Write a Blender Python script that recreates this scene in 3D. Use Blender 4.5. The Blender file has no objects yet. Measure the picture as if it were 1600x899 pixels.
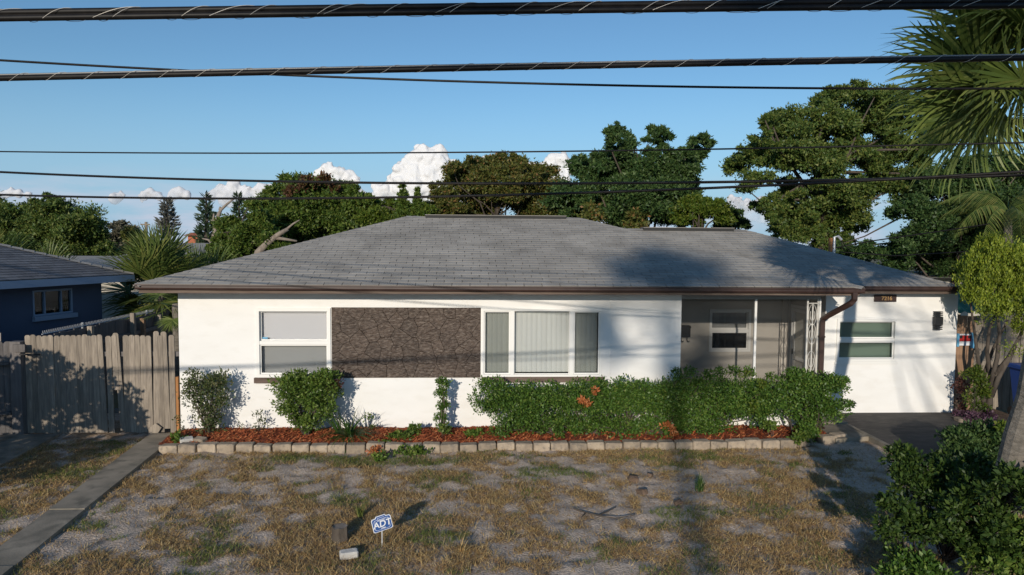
import bpy, math, random
import numpy as np
from mathutils import Vector, Matrix, noise as mnoise

# ------------------------------------------------------------------ camera, world, sun
sc = bpy.context.scene
random.seed(7)
R = math.radians
CAM_H = 3.3
FPX = 1067.0                     # focal length in pixels of the 1600 px wide photograph
YAW, PITCH, ROLL = R(2.7), R(3.46), R(0.4)
_f = Vector((math.sin(YAW) * math.cos(PITCH), math.cos(YAW) * math.cos(PITCH), -math.sin(PITCH)))
_r0 = Vector((math.cos(YAW), -math.sin(YAW), 0))
_u0 = _r0.cross(_f)
_r = math.cos(ROLL) * _r0 + math.sin(ROLL) * _u0
_u = -math.sin(ROLL) * _r0 + math.cos(ROLL) * _u0
cam = bpy.data.cameras.new('camera')
cam.sensor_width = 36.0
cam.lens = FPX / 1600 * 36
cam.clip_start = 0.05
cam.clip_end = 6000
camo = bpy.data.objects.new('camera', cam)
sc.collection.objects.link(camo)
camo.matrix_world = Matrix(((_r.x, _u.x, -_f.x, 0), (_r.y, _u.y, -_f.y, 0), (_r.z, _u.z, -_f.z, CAM_H), (0, 0, 0, 1)))
sc.camera = camo

SUN_EL, SUN_AZ = R(14.5), R(14.3)          # low sun behind the camera, a little to the left
sun = bpy.data.lights.new('sun', 'SUN')
sun.energy = 3.65
sun.angle = R(0.53)
sun.color = (1.0, 0.90, 0.76)
suno = bpy.data.objects.new('sun', sun)
sc.collection.objects.link(suno)
sdir = Vector((math.sin(SUN_AZ) * math.cos(SUN_EL), math.cos(SUN_AZ) * math.cos(SUN_EL), -math.sin(SUN_EL)))
suno.rotation_euler = sdir.to_track_quat('-Z', 'Y').to_euler()

w = bpy.data.worlds.new("World")
sc.world = w
w.use_nodes = True
nt = w.node_tree
nt.nodes.clear()
N = nt.nodes.new
sky = N('ShaderNodeTexSky')
sky.sky_type = 'NISHITA'
sky.sun_disc = False
sky.sun_elevation = SUN_EL
sky.sun_rotation = math.pi + SUN_AZ
sky.air_density = 1.0
sky.dust_density = 0.1
sky.ozone_density = 2.2
bg = N('ShaderNodeBackground')
bg.inputs['Strength'].default_value = 0.10
wo = N('ShaderNodeOutputWorld')
tc = N('ShaderNodeTexCoord')
mp = N('ShaderNodeMapping')
mp.inputs['Scale'].default_value = (5.0, 5.0, 26.0)
nz = N('ShaderNodeTexNoise')
nz.inputs['Scale'].default_value = 1.6
nz.inputs['Detail'].default_value = 7
nz.inputs['Roughness'].default_value = 0.55
rp = N('ShaderNodeValToRGB')
rp.color_ramp.elements[0].position = 0.42
rp.color_ramp.elements[1].position = 0.62
sep = N('ShaderNodeSeparateXYZ')
band = N('ShaderNodeMapRange')
band.interpolation_type = 'SMOOTHSTEP'
band.inputs['From Min'].default_value = 0.11
band.inputs['From Max'].default_value = 0.035
mul = N('ShaderNodeMath'); mul.operation = 'MULTIPLY'
mul2 = N('ShaderNodeMath'); mul2.operation = 'MULTIPLY'; mul2.inputs[1].default_value = 0.85
haze = N('ShaderNodeMapRange')
haze.interpolation_type = 'SMOOTHSTEP'
haze.inputs['From Min'].default_value = 0.24
haze.inputs['From Max'].default_value = 0.0
haze.inputs['To Max'].default_value = 0.85
mixh = N('ShaderNodeMixRGB')
mixh.inputs[2].default_value = (3.0, 4.8, 7.0, 1)
mixc = N('ShaderNodeMixRGB')
mixc.inputs[2].default_value = (5.6, 6.0, 7.2, 1)
L = nt.links.new
L(tc.outputs['Generated'], mp.inputs['Vector'])
L(mp.outputs['Vector'], nz.inputs['Vector'])
L(nz.outputs['Fac'], rp.inputs['Fac'])
L(tc.outputs['Generated'], sep.inputs[0])
L(sep.outputs['Z'], band.inputs['Value'])
L(sep.outputs['Z'], haze.inputs['Value'])
L(rp.outputs['Color'], mul.inputs[0])
L(band.outputs['Result'], mul.inputs[1])
L(mul.outputs[0], mul2.inputs[0])
tint = N('ShaderNodeMixRGB'); tint.blend_type = 'MULTIPLY'; tint.inputs[0].default_value = 1.0
tint.inputs[2].default_value = (0.80, 1.05, 1.20, 1)
L(sky.outputs['Color'], tint.inputs[1])
L(tint.outputs['Color'], mixh.inputs[1])
L(haze.outputs['Result'], mixh.inputs[0])
L(mixh.outputs['Color'], mixc.inputs[1])
L(mul2.outputs[0], mixc.inputs[0])
L(mixc.outputs['Color'], bg.inputs['Color'])
L(bg.outputs['Background'], wo.inputs['Surface'])
vs = sc.view_settings
vs.view_transform = 'Standard'
vs.look = 'None'
vs.exposure = 0.0
vs.gamma = 1.0
sc.render.engine = 'CYCLES'
sc.cycles.max_bounces = 6
sc.cycles.transparent_max_bounces = 12
sc.cycles.diffuse_bounces = 3

# ------------------------------------------------------------------ helpers
def vdir(px, py):
    px, py = float(px), float(py)
    return _f + (px - 800) / FPX * _r - (py - 449.5) / FPX * _u
def at(px, py, Y):
    """the point at depth Y (metres in front of the camera) seen at a photograph pixel"""
    d = vdir(px, py)
    Y = float(Y)
    return d * (Y / d.y) + Vector((0, 0, CAM_H))
def gr(px, py, z=0.0):
    d = vdir(px, py)
    return d * ((z - CAM_H) / d.z) + Vector((0, 0, CAM_H))

ORG = {}
def link(o, parent=None, org=None):
    sc.collection.objects.link(o)
    if parent is not None:
        o.parent = parent
    ORG[o] = Vector(org) if org is not None else Vector((0, 0, 0))
    return o
def tag(o, label=None, cat=None, group=None, kind=None):
    if label: o['label'] = label
    if cat: o['category'] = cat
    if group: o['group'] = group
    if kind: o['kind'] = kind
    return o
def empty(name, loc, label, cat, group=None):
    o = bpy.data.objects.new(name, None)
    o.empty_display_size = 0.2
    o.location = loc
    link(o, None, loc)
    return tag(o, label, cat, group)
def place(name, me, parent, loc, rot=None, scale=None):
    """an object of shared mesh data put at world position loc under parent"""
    o = bpy.data.objects.new(name, me)
    po = ORG[parent] if parent is not None else Vector((0, 0, 0))
    link(o, parent, loc)
    m = Matrix.Translation(Vector(loc) - po)
    if rot is not None: m = m @ rot.to_4x4()
    if scale is not None: m = m @ Matrix.Diagonal((*scale, 1)) if hasattr(scale, '__len__') else m @ Matrix.Scale(scale, 4)
    o.matrix_basis = m
    return o

class MB:
    """collects faces; build() links them as ONE mesh object"""
    def __init__(s): s.v = []; s.f = []
    def quad(s, *p):
        b = len(s.v); s.v += [tuple(x) for x in p]; s.f.append(tuple(range(b, b + len(p)))); return s
    def box(s, x0, x1, y0, y1, z0, z1):
        b = len(s.v)
        s.v += [(x0,y0,z0),(x1,y0,z0),(x1,y1,z0),(x0,y1,z0),(x0,y0,z1),(x1,y0,z1),(x1,y1,z1),(x0,y1,z1)]
        s.f += [tuple(b+i for i in q) for q in ((0,3,2,1),(4,5,6,7),(0,1,5,4),(1,2,6,5),(2,3,7,6),(3,0,4,7))]
        return s
    def bevbox(s, x0, x1, y0, y1, z0, z1, c):
        """box with chamfered vertical edges and top rim"""
        b = len(s.v)
        def ring(z, k): return [(x0+k,y0,z),(x1-k,y0,z),(x1,y0+k,z),(x1,y1-k,z),(x1-k,y1,z),(x0+k,y1,z),(x0,y1-k,z),(x0,y0+k,z)]
        def inner(z): return [(x0+2*c,y0+c,z),(x1-2*c,y0+c,z),(x1-c,y0+2*c,z),(x1-c,y1-2*c,z),(x1-2*c,y1-c,z),(x0+2*c,y1-c,z),(x0+c,y1-2*c,z),(x0+c,y0+2*c,z)]
        s.v += ring(z0, c) + ring(z1 - c, c) + inner(z1)
        for j in range(2):
            for i in range(8):
                s.f.append((b+j*8+i, b+j*8+(i+1)%8, b+j*8+8+(i+1)%8, b+j*8+8+i))
        s.f.append(tuple(b+16+i for i in range(8))); s.f.append(tuple(b+7-i for i in range(8)))
        return s
    def prism(s, poly, y0, y1):
        """polygon in (x,z) pulled along Y"""
        n = len(poly); b = len(s.v)
        s.v += [(p[0], y0, p[1]) for p in poly] + [(p[0], y1, p[1]) for p in poly]
        s.f.append(tuple(b+i for i in range(n))); s.f.append(tuple(b+n+i for i in range(n-1, -1, -1)))
        for i in range(n):
            j = (i+1) % n
            s.f.append((b+j, b+i, b+n+i, b+n+j))
        return s
    def slab(s, poly, z0, z1):
        """polygon in (x,y) pulled along Z"""
        n = len(poly); b = len(s.v)
        s.v += [(p[0], p[1], z0) for p in poly] + [(p[0], p[1], z1) for p in poly]
        s.f.append(tuple(b+i for i in range(n-1, -1, -1))); s.f.append(tuple(b+n+i for i in range(n)))
        for i in range(n):
            j = (i+1) % n
            s.f.append((b+i, b+j, b+n+j, b+n+i))
        return s
    def tube(s, pts, rad, sides=6, caps=True):
        pts = [Vector(p) for p in pts]; n = len(pts); b = len(s.v)
        rad = [float(q) for q in rad] if hasattr(rad, '__len__') else [float(rad)] * n
        prev = None
        for i, p in enumerate(pts):
            t = (pts[min(i+1, n-1)] - pts[max(i-1, 0)]).normalized()
            if prev is None:
                a = t.cross(Vector((0, 0, 1)))
                if a.length < 1e-3: a = t.cross(Vector((1, 0, 0)))
            else:
                a = prev - t * prev.dot(t)
            a.normalize(); prev = a; c = t.cross(a)
            for k in range(sides):
                q = 2 * math.pi * k / sides
                s.v.append(tuple(p + rad[i] * (math.cos(q) * a + math.sin(q) * c)))
        for i in range(n-1):
            for k in range(sides):
                s.f.append((b+i*sides+k, b+i*sides+(k+1)%sides, b+(i+1)*sides+(k+1)%sides, b+(i+1)*sides+k))
        if caps:
            s.f.append(tuple(b+k for k in range(sides-1, -1, -1))); s.f.append(tuple(b+(n-1)*sides+k for k in range(sides)))
        return s
    def xf(s, M, start=0):
        s.v[start:] = [tuple(M @ Vector(p)) for p in s.v[start:]]; return s
    def mesh(s, name, mat, org=(0, 0, 0), smooth=False):
        me = bpy.data.meshes.new(name)
        o = Vector(org)
        me.from_pydata([(p[0]-o.x, p[1]-o.y, p[2]-o.z) for p in s.v], [], s.f)
        me.materials.append(mat)
        if smooth: me.polygons.foreach_set('use_smooth', [True] * len(me.polygons))
        me.update()
        return me
    def build(s, name, mat, parent=None, label=None, cat=None, group=None, kind=None, smooth=False, org=None):
        g = ORG[parent] if parent is not None else Vector(org or (0, 0, 0))
        o = bpy.data.objects.new(name, s.mesh(name, mat, g, smooth))
        if parent is None: o.location = g
        link(o, parent, g)
        return tag(o, label, cat, group, kind)

def np_mesh(name, V, F, mat, smooth=False):
    me = bpy.data.meshes.new(name)
    V = np.asarray(V, dtype=np.float32); F = np.asarray(F, dtype=np.int32)
    me.vertices.add(len(V)); me.vertices.foreach_set('co', V.ravel())
    me.loops.add(F.size); me.loops.foreach_set('vertex_index', F.ravel())
    me.polygons.add(len(F)); me.polygons.foreach_set('loop_start', np.arange(len(F), dtype=np.int32) * F.shape[1])
    if smooth: me.polygons.foreach_set('use_smooth', np.ones(len(F), dtype=bool))
    me.materials.append(mat)
    me.update(calc_edges=True)
    return me
def np_obj(name, V, F, mat, parent=None, smooth=False, **kw):
    g = ORG[parent] if parent is not None else Vector((0, 0, 0))
    V = np.asarray(V, dtype=np.float64) - np.array(g)
    o = bpy.data.objects.new(name, np_mesh(name, V, F, mat, smooth))
    link(o, parent, g)
    return tag(o, **kw)

# ---- numpy value noise
def _hash(i, j, s):
    h = np.sin(i * 127.1 + j * 311.7 + s * 74.7) * 43758.5453
    return h - np.floor(h)
def vnoise(x, y, s=0):
    i = np.floor(x); j = np.floor(y); u = x - i; v = y - j
    u = u*u*(3-2*u); v = v*v*(3-2*v)
    return ((_hash(i,j,s)*(1-u)+_hash(i+1,j,s)*u)*(1-v) + (_hash(i,j+1,s)*(1-u)+_hash(i+1,j+1,s)*u)*v)
def fbm(x, y, s=0, o=4):
    a = 0; w_ = 0.5; t = 0
    for k in range(o):
        a = a + w_*vnoise(x*2**k + 13.7*k, y*2**k - 7.1*k, s+k); t += w_; w_ *= 0.55
    return a / t

# ------------------------------------------------------------------ materials
def _new(name):
    m = bpy.data.materials.new(name); m.use_nodes = True
    t = m.node_tree; t.nodes.clear()
    return m, t
def M(name, c1, c2=None, scale=3.0, rough=0.8, bump=0.0, bscale=60.0, rnd=0.0, rmode='object', spec=0.3, metal=0.0, stretch=(1, 1, 1), lo=0.35, hi=0.65, c3=None, s3=30.0, bdist=0.01, detail=6):
    m, t = _new(name)
    n = t.nodes.new; l = t.links.new
    out = n('ShaderNodeOutputMaterial'); p = n('ShaderNodeBsdfPrincipled')
    p.inputs['Roughness'].default_value = rough
    p.inputs['Specular IOR Level'].default_value = spec
    p.inputs['Metallic'].default_value = metal
    g = n('ShaderNodeNewGeometry'); mpg = n('ShaderNodeMapping'); mpg.inputs['Scale'].default_value = stretch
    l(g.outputs['Position'], mpg.inputs['Vector'])
    col = None
    if c2 is not None:
        x = n('ShaderNodeTexNoise'); x.inputs['Scale'].default_value = scale; x.inputs['Detail'].default_value = detail
        l(mpg.outputs[0], x.inputs['Vector'])
        r = n('ShaderNodeValToRGB'); r.color_ramp.elements[0].position = lo; r.color_ramp.elements[1].position = hi
        r.color_ramp.elements[0].color = (*c1, 1); r.color_ramp.elements[1].color = (*c2, 1)
        l(x.outputs['Fac'], r.inputs['Fac']); col = r.outputs['Color']
        if c3 is not None:
            x3 = n('ShaderNodeTexNoise'); x3.inputs['Scale'].default_value = s3; x3.inputs['Detail'].default_value = 5
            l(mpg.outputs[0], x3.inputs['Vector'])
            r3 = n('ShaderNodeValToRGB'); r3.color_ramp.elements[0].position = 0.5; r3.color_ramp.elements[1].position = 0.72
            l(x3.outputs['Fac'], r3.inputs['Fac'])
            mx = n('ShaderNodeMixRGB'); l(r3.outputs['Color'], mx.inputs[0]); l(col, mx.inputs[1]); mx.inputs[2].default_value = (*c3, 1)
            col = mx.outputs[0]
    if rnd:
        if rmode == 'object':
            ri = n('ShaderNodeObjectInfo'); rv = ri.outputs['Random']
        else:
            rv = g.outputs['Random Per Island']
        mr = n('ShaderNodeMapRange'); mr.inputs['To Min'].default_value = 1 - rnd; mr.inputs['To Max'].default_value = 1 + rnd
        l(rv, mr.inputs['Value'])
        h = n('ShaderNodeHueSaturation')
        l(mr.outputs[0], h.inputs['Value'])
        if col is None: h.inputs['Color'].default_value = (*c1, 1)
        else: l(col, h.inputs['Color'])
        col = h.outputs['Color']
    if col is None: p.inputs['Base Color'].default_value = (*c1, 1)
    else: l(col, p.inputs['Base Color'])
    if bump:
        x = n('ShaderNodeTexNoise'); x.inputs['Scale'].default_value = bscale; x.inputs['Detail'].default_value = 6
        l(mpg.outputs[0], x.inputs['Vector'])
        b = n('ShaderNodeBump'); b.inputs['Strength'].default_value = bump; b.inputs['Distance'].default_value = bdist
        l(x.outputs['Fac'], b.inputs['Height']); l(b.outputs[0], p.inputs['Normal'])
    l(p.outputs[0], out.inputs['Surface'])
    return m
def LEAF(name, cols, transl=0.25, rough=0.5, spec=0.3):
    """leaf colours picked per leaf, with some light passing through"""
    m, t = _new(name)
    n = t.nodes.new; l = t.links.new
    out = n('ShaderNodeOutputMaterial'); p = n('ShaderNodeBsdfPrincipled')
    p.inputs['Roughness'].default_value = rough; p.inputs['Specular IOR Level'].default_value = spec
    g = n('ShaderNodeNewGeometry'); r = n('ShaderNodeValToRGB')
    e = r.color_ramp.elements
    while len(e) < len(cols): e.new(0.5)
    for i, (pos, c) in enumerate(cols):
        e[i].position = pos; e[i].color = (*c, 1)
    l(g.outputs['Random Per Island'], r.inputs['Fac'])
    l(r.outputs['Color'], p.inputs['Base Color'])
    tr = n('ShaderNodeBsdfTranslucent'); l(r.outputs['Color'], tr.inputs['Color'])
    mx = n('ShaderNodeMixShader'); mx.inputs[0].default_value = transl
    l(p.outputs[0], mx.inputs[1]); l(tr.outputs[0], mx.inputs[2]); l(mx.outputs[0], out.inputs['Surface'])
    return m
def GLASS(name, refl=0.07, tintc=(0.93, 0.93, 0.94)):
    m, t = _new(name)
    n = t.nodes.new; l = t.links.new
    out = n('ShaderNodeOutputMaterial'); a = n('ShaderNodeBsdfTransparent'); a.inputs[0].default_value = (*tintc, 1)
    gl = n('ShaderNodeBsdfGlossy'); gl.inputs['Roughness'].default_value = 0.03
    mx = n('ShaderNodeMixShader'); mx.inputs[0].default_value = refl
    l(a.outputs[0], mx.inputs[1]); l(gl.outputs[0], mx.inputs[2]); l(mx.outputs[0], out.inputs['Surface'])
    return m

m_stucco = M('white stucco', (0.82, 0.81, 0.79), (0.795, 0.785, 0.762), 1.6, 0.85, 0.35, 90, c3=(0.77, 0.755, 0.725), s3=3.0, bdist=0.004, stretch=(1, 1, 2.5))
m_trimwhite = M('white paint trim', (0.80, 0.79, 0.77), (0.74, 0.73, 0.70), 8, 0.5)
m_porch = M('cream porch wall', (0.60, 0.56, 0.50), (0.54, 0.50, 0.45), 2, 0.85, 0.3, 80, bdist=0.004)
m_winframe = M('white window frame', (0.80, 0.79, 0.76), None, rough=0.4)
m_glass = GLASS('window glass')
m_glass_dark = GLASS('screened glass', 0.05, (0.77, 0.775, 0.775))
m_glass_green = GLASS('green tinted glass', 0.08, (0.82, 0.87, 0.84))
m_blind = M('pale blinds', (0.82, 0.82, 0.81), None, rough=0.7)
m_blind_v = M('pale green vertical blinds', (0.70, 0.725, 0.665), None, rough=0.7, rnd=0.035)
m_blind_s = M('sage blinds', (0.37, 0.405, 0.365), None, rough=0.7)
m_dark = M('dark interior', (0.03, 0.03, 0.032), None, rough=0.9)
m_brownstone = M('dark brown stone cladding', (0.045, 0.030, 0.022), (0.098, 0.070, 0.054), 12, 0.6, 1.0, 18, rnd=0.16, spec=0.45, bdist=0.03, c3=(0.17, 0.135, 0.11), s3=16, stretch=(1, 1, 2.0))
m_grout = M('dark grout', (0.03, 0.022, 0.018), None, rough=0.95, bump=0.5, bscale=40)
m_brownpaint = M('brown paint', (0.042, 0.023, 0.019), (0.06, 0.034, 0.028), 5, 0.45, rnd=0.0, spec=0.5)
m_fascia = M('weathered brown fascia', (0.10, 0.068, 0.054), (0.19, 0.145, 0.118), 6, 0.85, 0.4, 40, stretch=(0.35, 1, 3), lo=0.3, hi=0.7)
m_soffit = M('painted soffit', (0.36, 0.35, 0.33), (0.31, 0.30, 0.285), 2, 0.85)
m_shingle = M('grey asphalt shingle', (0.275, 0.258, 0.235), (0.345, 0.325, 0.296), 1.1, 0.92, 0.5, 220, rnd=0.10, spec=0.2, bdist=0.003, c3=(0.235, 0.22, 0.20), s3=1.9)
m_shingle_i = M('grey asphalt shingle field', (0.275, 0.258, 0.235), (0.345, 0.325, 0.296), 1.1, 0.92, 0.5, 220, rnd=0.10, rmode='island', spec=0.2, bdist=0.003, c3=(0.235, 0.22, 0.20), s3=1.9)
m_capshingle = M('grey ridge cap shingle', (0.275, 0.258, 0.235), (0.33, 0.31, 0.285), 3, 0.92, 0.4, 150, rnd=0.1, rmode='island', spec=0.2)
m_roofbase = M('roof felt', (0.10, 0.095, 0.09), None, rough=0.95)
m_ridgevent = M('black ridge vent', (0.03, 0.03, 0.03), None, rough=0.7)
m_nshingle = M('dark slate shingle', (0.13, 0.13, 0.14), (0.18, 0.18, 0.19), 2, 0.9, 0.4, 150, rnd=0.15, rmode='island')
m_bluewall = M('blue stucco', (0.078, 0.105, 0.165), (0.066, 0.09, 0.145), 1.2, 0.85, 0.3, 60, bdist=0.004)
m_bluefascia = M('pale blue fascia', (0.24, 0.32, 0.44), None, rough=0.6)
m_wood = M('weathered grey picket', (0.33, 0.28, 0.225), (0.22, 0.185, 0.148), 5, 0.9, 0.6, 30, rnd=0.2, stretch=(6, 6, 0.6), c3=(0.20, 0.17, 0.145), s3=9, bdist=0.004)
m_woodbrown = M('brown picket', (0.30, 0.185, 0.115), (0.22, 0.135, 0.085), 5, 0.9, 0.6, 30, rnd=0.14, stretch=(6, 6, 0.6), bdist=0.004)
m_woodorange = M('orange raw post', (0.42, 0.19, 0.07), (0.34, 0.16, 0.06), 4, 0.85, 0.4, 30, stretch=(6, 6, 0.6))
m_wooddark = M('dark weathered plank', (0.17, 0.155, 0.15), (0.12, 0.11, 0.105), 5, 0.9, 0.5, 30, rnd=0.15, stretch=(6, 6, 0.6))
m_galv = M('galvanised steel', (0.55, 0.56, 0.57), (0.45, 0.46, 0.47), 20, 0.45, metal=0.6)
m_black = M('black plastic', (0.018, 0.018, 0.019), None, rough=0.45, spec=0.5)
m_blackmetal = M('black painted metal', (0.02, 0.02, 0.021), None, rough=0.5, spec=0.5)
m_cable = M('black cable jacket', (0.007, 0.006, 0.006), (0.014, 0.012, 0.011), 30, 0.5, spec=0.25)
m_lash = M('steel lashing wire', (0.62, 0.58, 0.52), None, rough=0.5, metal=0.2)
m_messenger = M('weathered steel strand', (0.25, 0.25, 0.25), None, rough=0.5, metal=0.5)
m_concrete = M('old concrete', (0.34, 0.29, 0.225), (0.20, 0.175, 0.135), 2.2, 0.9, 0.5, 45, c3=(0.15, 0.135, 0.105), s3=4.5, bdist=0.006, rnd=0.05)
m_asphalt = M('worn asphalt', (0.055, 0.05, 0.047), (0.085, 0.078, 0.07), 3, 0.92, 0.7, 120, c3=(0.12, 0.105, 0.09), s3=9, bdist=0.006, stretch=(0.6, 1.6, 1))
m_block = M('tan edging block', (0.40, 0.325, 0.24), (0.28, 0.225, 0.17), 7, 0.9, 0.8, 55, rnd=0.2, c3=(0.20, 0.17, 0.14), s3=16, bdist=0.008)
m_whitestone = M('pale broken block', (0.55, 0.53, 0.49), (0.45, 0.43, 0.40), 9, 0.9, 0.6, 50)
m_mulch = M('red mulch', (0.22, 0.06, 0.03), (0.14, 0.04, 0.022), 12, 0.95, 0.8, 60, bdist=0.02)
m_chip = LEAF('red mulch chip', [(0.0, (0.14, 0.042, 0.024)), (0.4, (0.30, 0.08, 0.036)), (0.8, (0.42, 0.125, 0.05)), (1.0, (0.50, 0.23, 0.10))], 0.0, 0.9, 0.1)
m_orangeleaf = LEAF('dead orange leaf', [(0.0, (0.2940, 0.0837, 0.0273)), (0.5, (0.4410, 0.1395, 0.0455)), (1.0, (0.4900, 0.2232, 0.0819))], 0.2)
m_bark = M('grey brown bark', (0.11, 0.09, 0.072), (0.065, 0.052, 0.042), 9, 0.95, 0.8, 25, stretch=(1, 1, 0.4), bdist=0.02)
m_palebark = M('pale dead bark', (0.30, 0.25, 0.205), (0.19, 0.155, 0.125), 9, 0.95, 0.6, 25, stretch=(1, 1, 0.4))
m_twig = M('dry twig', (0.33, 0.26, 0.19), None, rough=0.9)
m_palmbark = M('palm trunk bark', (0.21, 0.185, 0.155), (0.13, 0.115, 0.095), 12, 0.95, 0.8, 30, stretch=(1, 1, 3), bdist=0.02)
m_redbrick = M('red brick', (0.40, 0.13, 0.07), None, rough=0.9)
m_greyroof = M('far grey shingle', (0.30, 0.29, 0.275), (0.25, 0.24, 0.23), 0.8, 0.95, stretch=(0.4, 1, 4))
m_farwall = M('far cream wall', (0.45, 0.42, 0.36), None, rough=0.9)
m_pole = M('weathered pole', (0.25, 0.20, 0.15), None, rough=0.9)
m_tarp = M('green awning', (0.05, 0.16, 0.10), (0.07, 0.21, 0.13), 3, 0.5, 0.3, 12)
m_signblue = M('sign blue', (0.025, 0.09, 0.30), None, rough=0.45, spec=0.5)
m_signwhite = M('sign white', (0.75, 0.76, 0.78), None, rough=0.45)
m_red = M('red paint', (0.50, 0.03, 0.025), None, rough=0.5)
m_lightblue = M('light blue paint', (0.12, 0.35, 0.55), None, rough=0.5)
m_binblue = M('blue bin plastic', (0.02, 0.06, 0.25), None, rough=0.45)
m_gold = M('brass numeral', (0.55, 0.34, 0.15), None, rough=0.4, metal=0.4)
m_iron = M('white painted iron', (0.66, 0.64, 0.60), (0.58, 0.56, 0.52), 12, 0.5)
m_doorcol = M('pale screen door', (0.52, 0.51, 0.46), None, rough=0.6)
m_soil = M('dark litter soil', (0.10, 0.07, 0.05), (0.16, 0.11, 0.08), 7, 0.95, 0.8, 40, bdist=0.02)

lf_hedge = LEAF('hedge leaf', [(0.0, (0.0344, 0.0745, 0.0135)), (0.45, (0.0657, 0.1382, 0.0228)), (0.85, (0.1174, 0.2042, 0.0332)), (1.0, (0.1878, 0.2402, 0.0518))], 0.22, 0.45, 0.35)
lf_bush = LEAF('dark glossy leaf', [(0.0, (0.0177, 0.0401, 0.0076)), (0.5, (0.0374, 0.0738, 0.0127)), (1.0, (0.0739, 0.1122, 0.0222))], 0.2, 0.5, 0.3)
lf_shrub = LEAF('shrub leaf', [(0.0, (0.0504, 0.0990, 0.0148)), (0.5, (0.1008, 0.1716, 0.0274)), (1.0, (0.1848, 0.2376, 0.0513))], 0.22, 0.45, 0.35)
lf_dusty = LEAF('dusty shrub leaf', [(0.0, (0.0392, 0.0660, 0.0190)), (0.5, (0.0770, 0.1100, 0.0333)), (1.0, (0.1820, 0.1760, 0.0808))], 0.2, 0.5, 0.35)
lf_olive = LEAF('olive leaf', [(0.0, (0.0443, 0.0634, 0.0145)), (0.5, (0.1008, 0.1189, 0.0261)), (0.85, (0.1714, 0.1584, 0.0393)), (1.0, (0.2419, 0.1267, 0.0509))], 0.25)
lf_oak = LEAF('oak leaf', [(0.0, (0.0413, 0.0757, 0.0168)), (0.5, (0.0871, 0.1441, 0.0303)), (1.0, (0.1950, 0.2162, 0.0505))], 0.25)
lf_deep = LEAF('deep green leaf', [(0.0, (0.0245, 0.0544, 0.0178)), (0.5, (0.0489, 0.0993, 0.0267)), (1.0, (0.1019, 0.1522, 0.0445))], 0.22)
lf_mid = LEAF('mid green leaf', [(0.0, (0.0432, 0.0831, 0.0138)), (0.5, (0.0832, 0.1406, 0.0229)), (1.0, (0.1663, 0.1982, 0.0389))], 0.25)
lf_yellow = LEAF('yellow green leaf', [(0.0, (0.0467, 0.0920, 0.0120)), (0.5, (0.0935, 0.1452, 0.0171)), (1.0, (0.1683, 0.1936, 0.0300))], 0.28)
lf_arbor = LEAF('golden conifer spray', [(0.0, (0.0852, 0.1373, 0.0119)), (0.5, (0.1845, 0.2422, 0.0214)), (1.0, (0.3123, 0.3552, 0.0416))], 0.2)
lf_grey = LEAF('grey leaf', [(0.0, (0.08, 0.08, 0.05)), (0.5, (0.14, 0.13, 0.085)), (1.0, (0.20, 0.18, 0.13))], 0.2)
lf_rust = LEAF('rust leaf', [(0.0, (0.07, 0.035, 0.018)), (0.6, (0.13, 0.06, 0.03)), (1.0, (0.10, 0.10, 0.03))], 0.2)
lf_pine = LEAF('pine needle', [(0.0, (0.03, 0.055, 0.03)), (1.0, (0.06, 0.09, 0.05))], 0.1)
lf_palepine = LEAF('pale pine needle', [(0.0, (0.09, 0.095, 0.085)), (1.0, (0.15, 0.15, 0.13))], 0.1)
lf_palm = LEAF('palm leaflet', [(0.0, (0.0820, 0.1248, 0.0280)), (0.6, (0.1558, 0.2064, 0.0460)), (1.0, (0.2460, 0.2784, 0.0900))], 0.25, 0.45, 0.35)
lf_palmdark = LEAF('grey green palm leaflet', [(0.0, (0.0630, 0.0975, 0.0240)), (0.6, (0.1120, 0.1560, 0.0360)), (1.0, (0.2100, 0.2080, 0.0600))], 0.22, 0.45, 0.3)
lf_purple = LEAF('purple leaf', [(0.0, (0.05, 0.022, 0.04)), (0.6, (0.11, 0.05, 0.085)), (1.0, (0.17, 0.10, 0.13))], 0.2)
lf_redbrown = LEAF('red brown leaf', [(0.0, (0.06, 0.02, 0.018)), (1.0, (0.13, 0.05, 0.035))], 0.2)
lf_strap = LEAF('strap leaf', [(0.0, (0.03, 0.075, 0.015)), (0.8, (0.07, 0.13, 0.028)), (1.0, (0.16, 0.17, 0.06))], 0.2)
lf_dry = LEAF('dry grass blade', [(0.0, (0.2415, 0.1404, 0.0635)), (0.4, (0.3909, 0.2582, 0.1111)), (0.8, (0.5059, 0.3704, 0.1694)), (1.0, (0.6209, 0.4828, 0.2646))], 0.2, 0.7, 0.15)
lf_green = LEAF('green grass blade', [(0.0, (0.0750, 0.1060, 0.0250)), (0.5, (0.1400, 0.1802, 0.0420)), (1.0, (0.2400, 0.2544, 0.0800))], 0.25, 0.6, 0.2)

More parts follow.
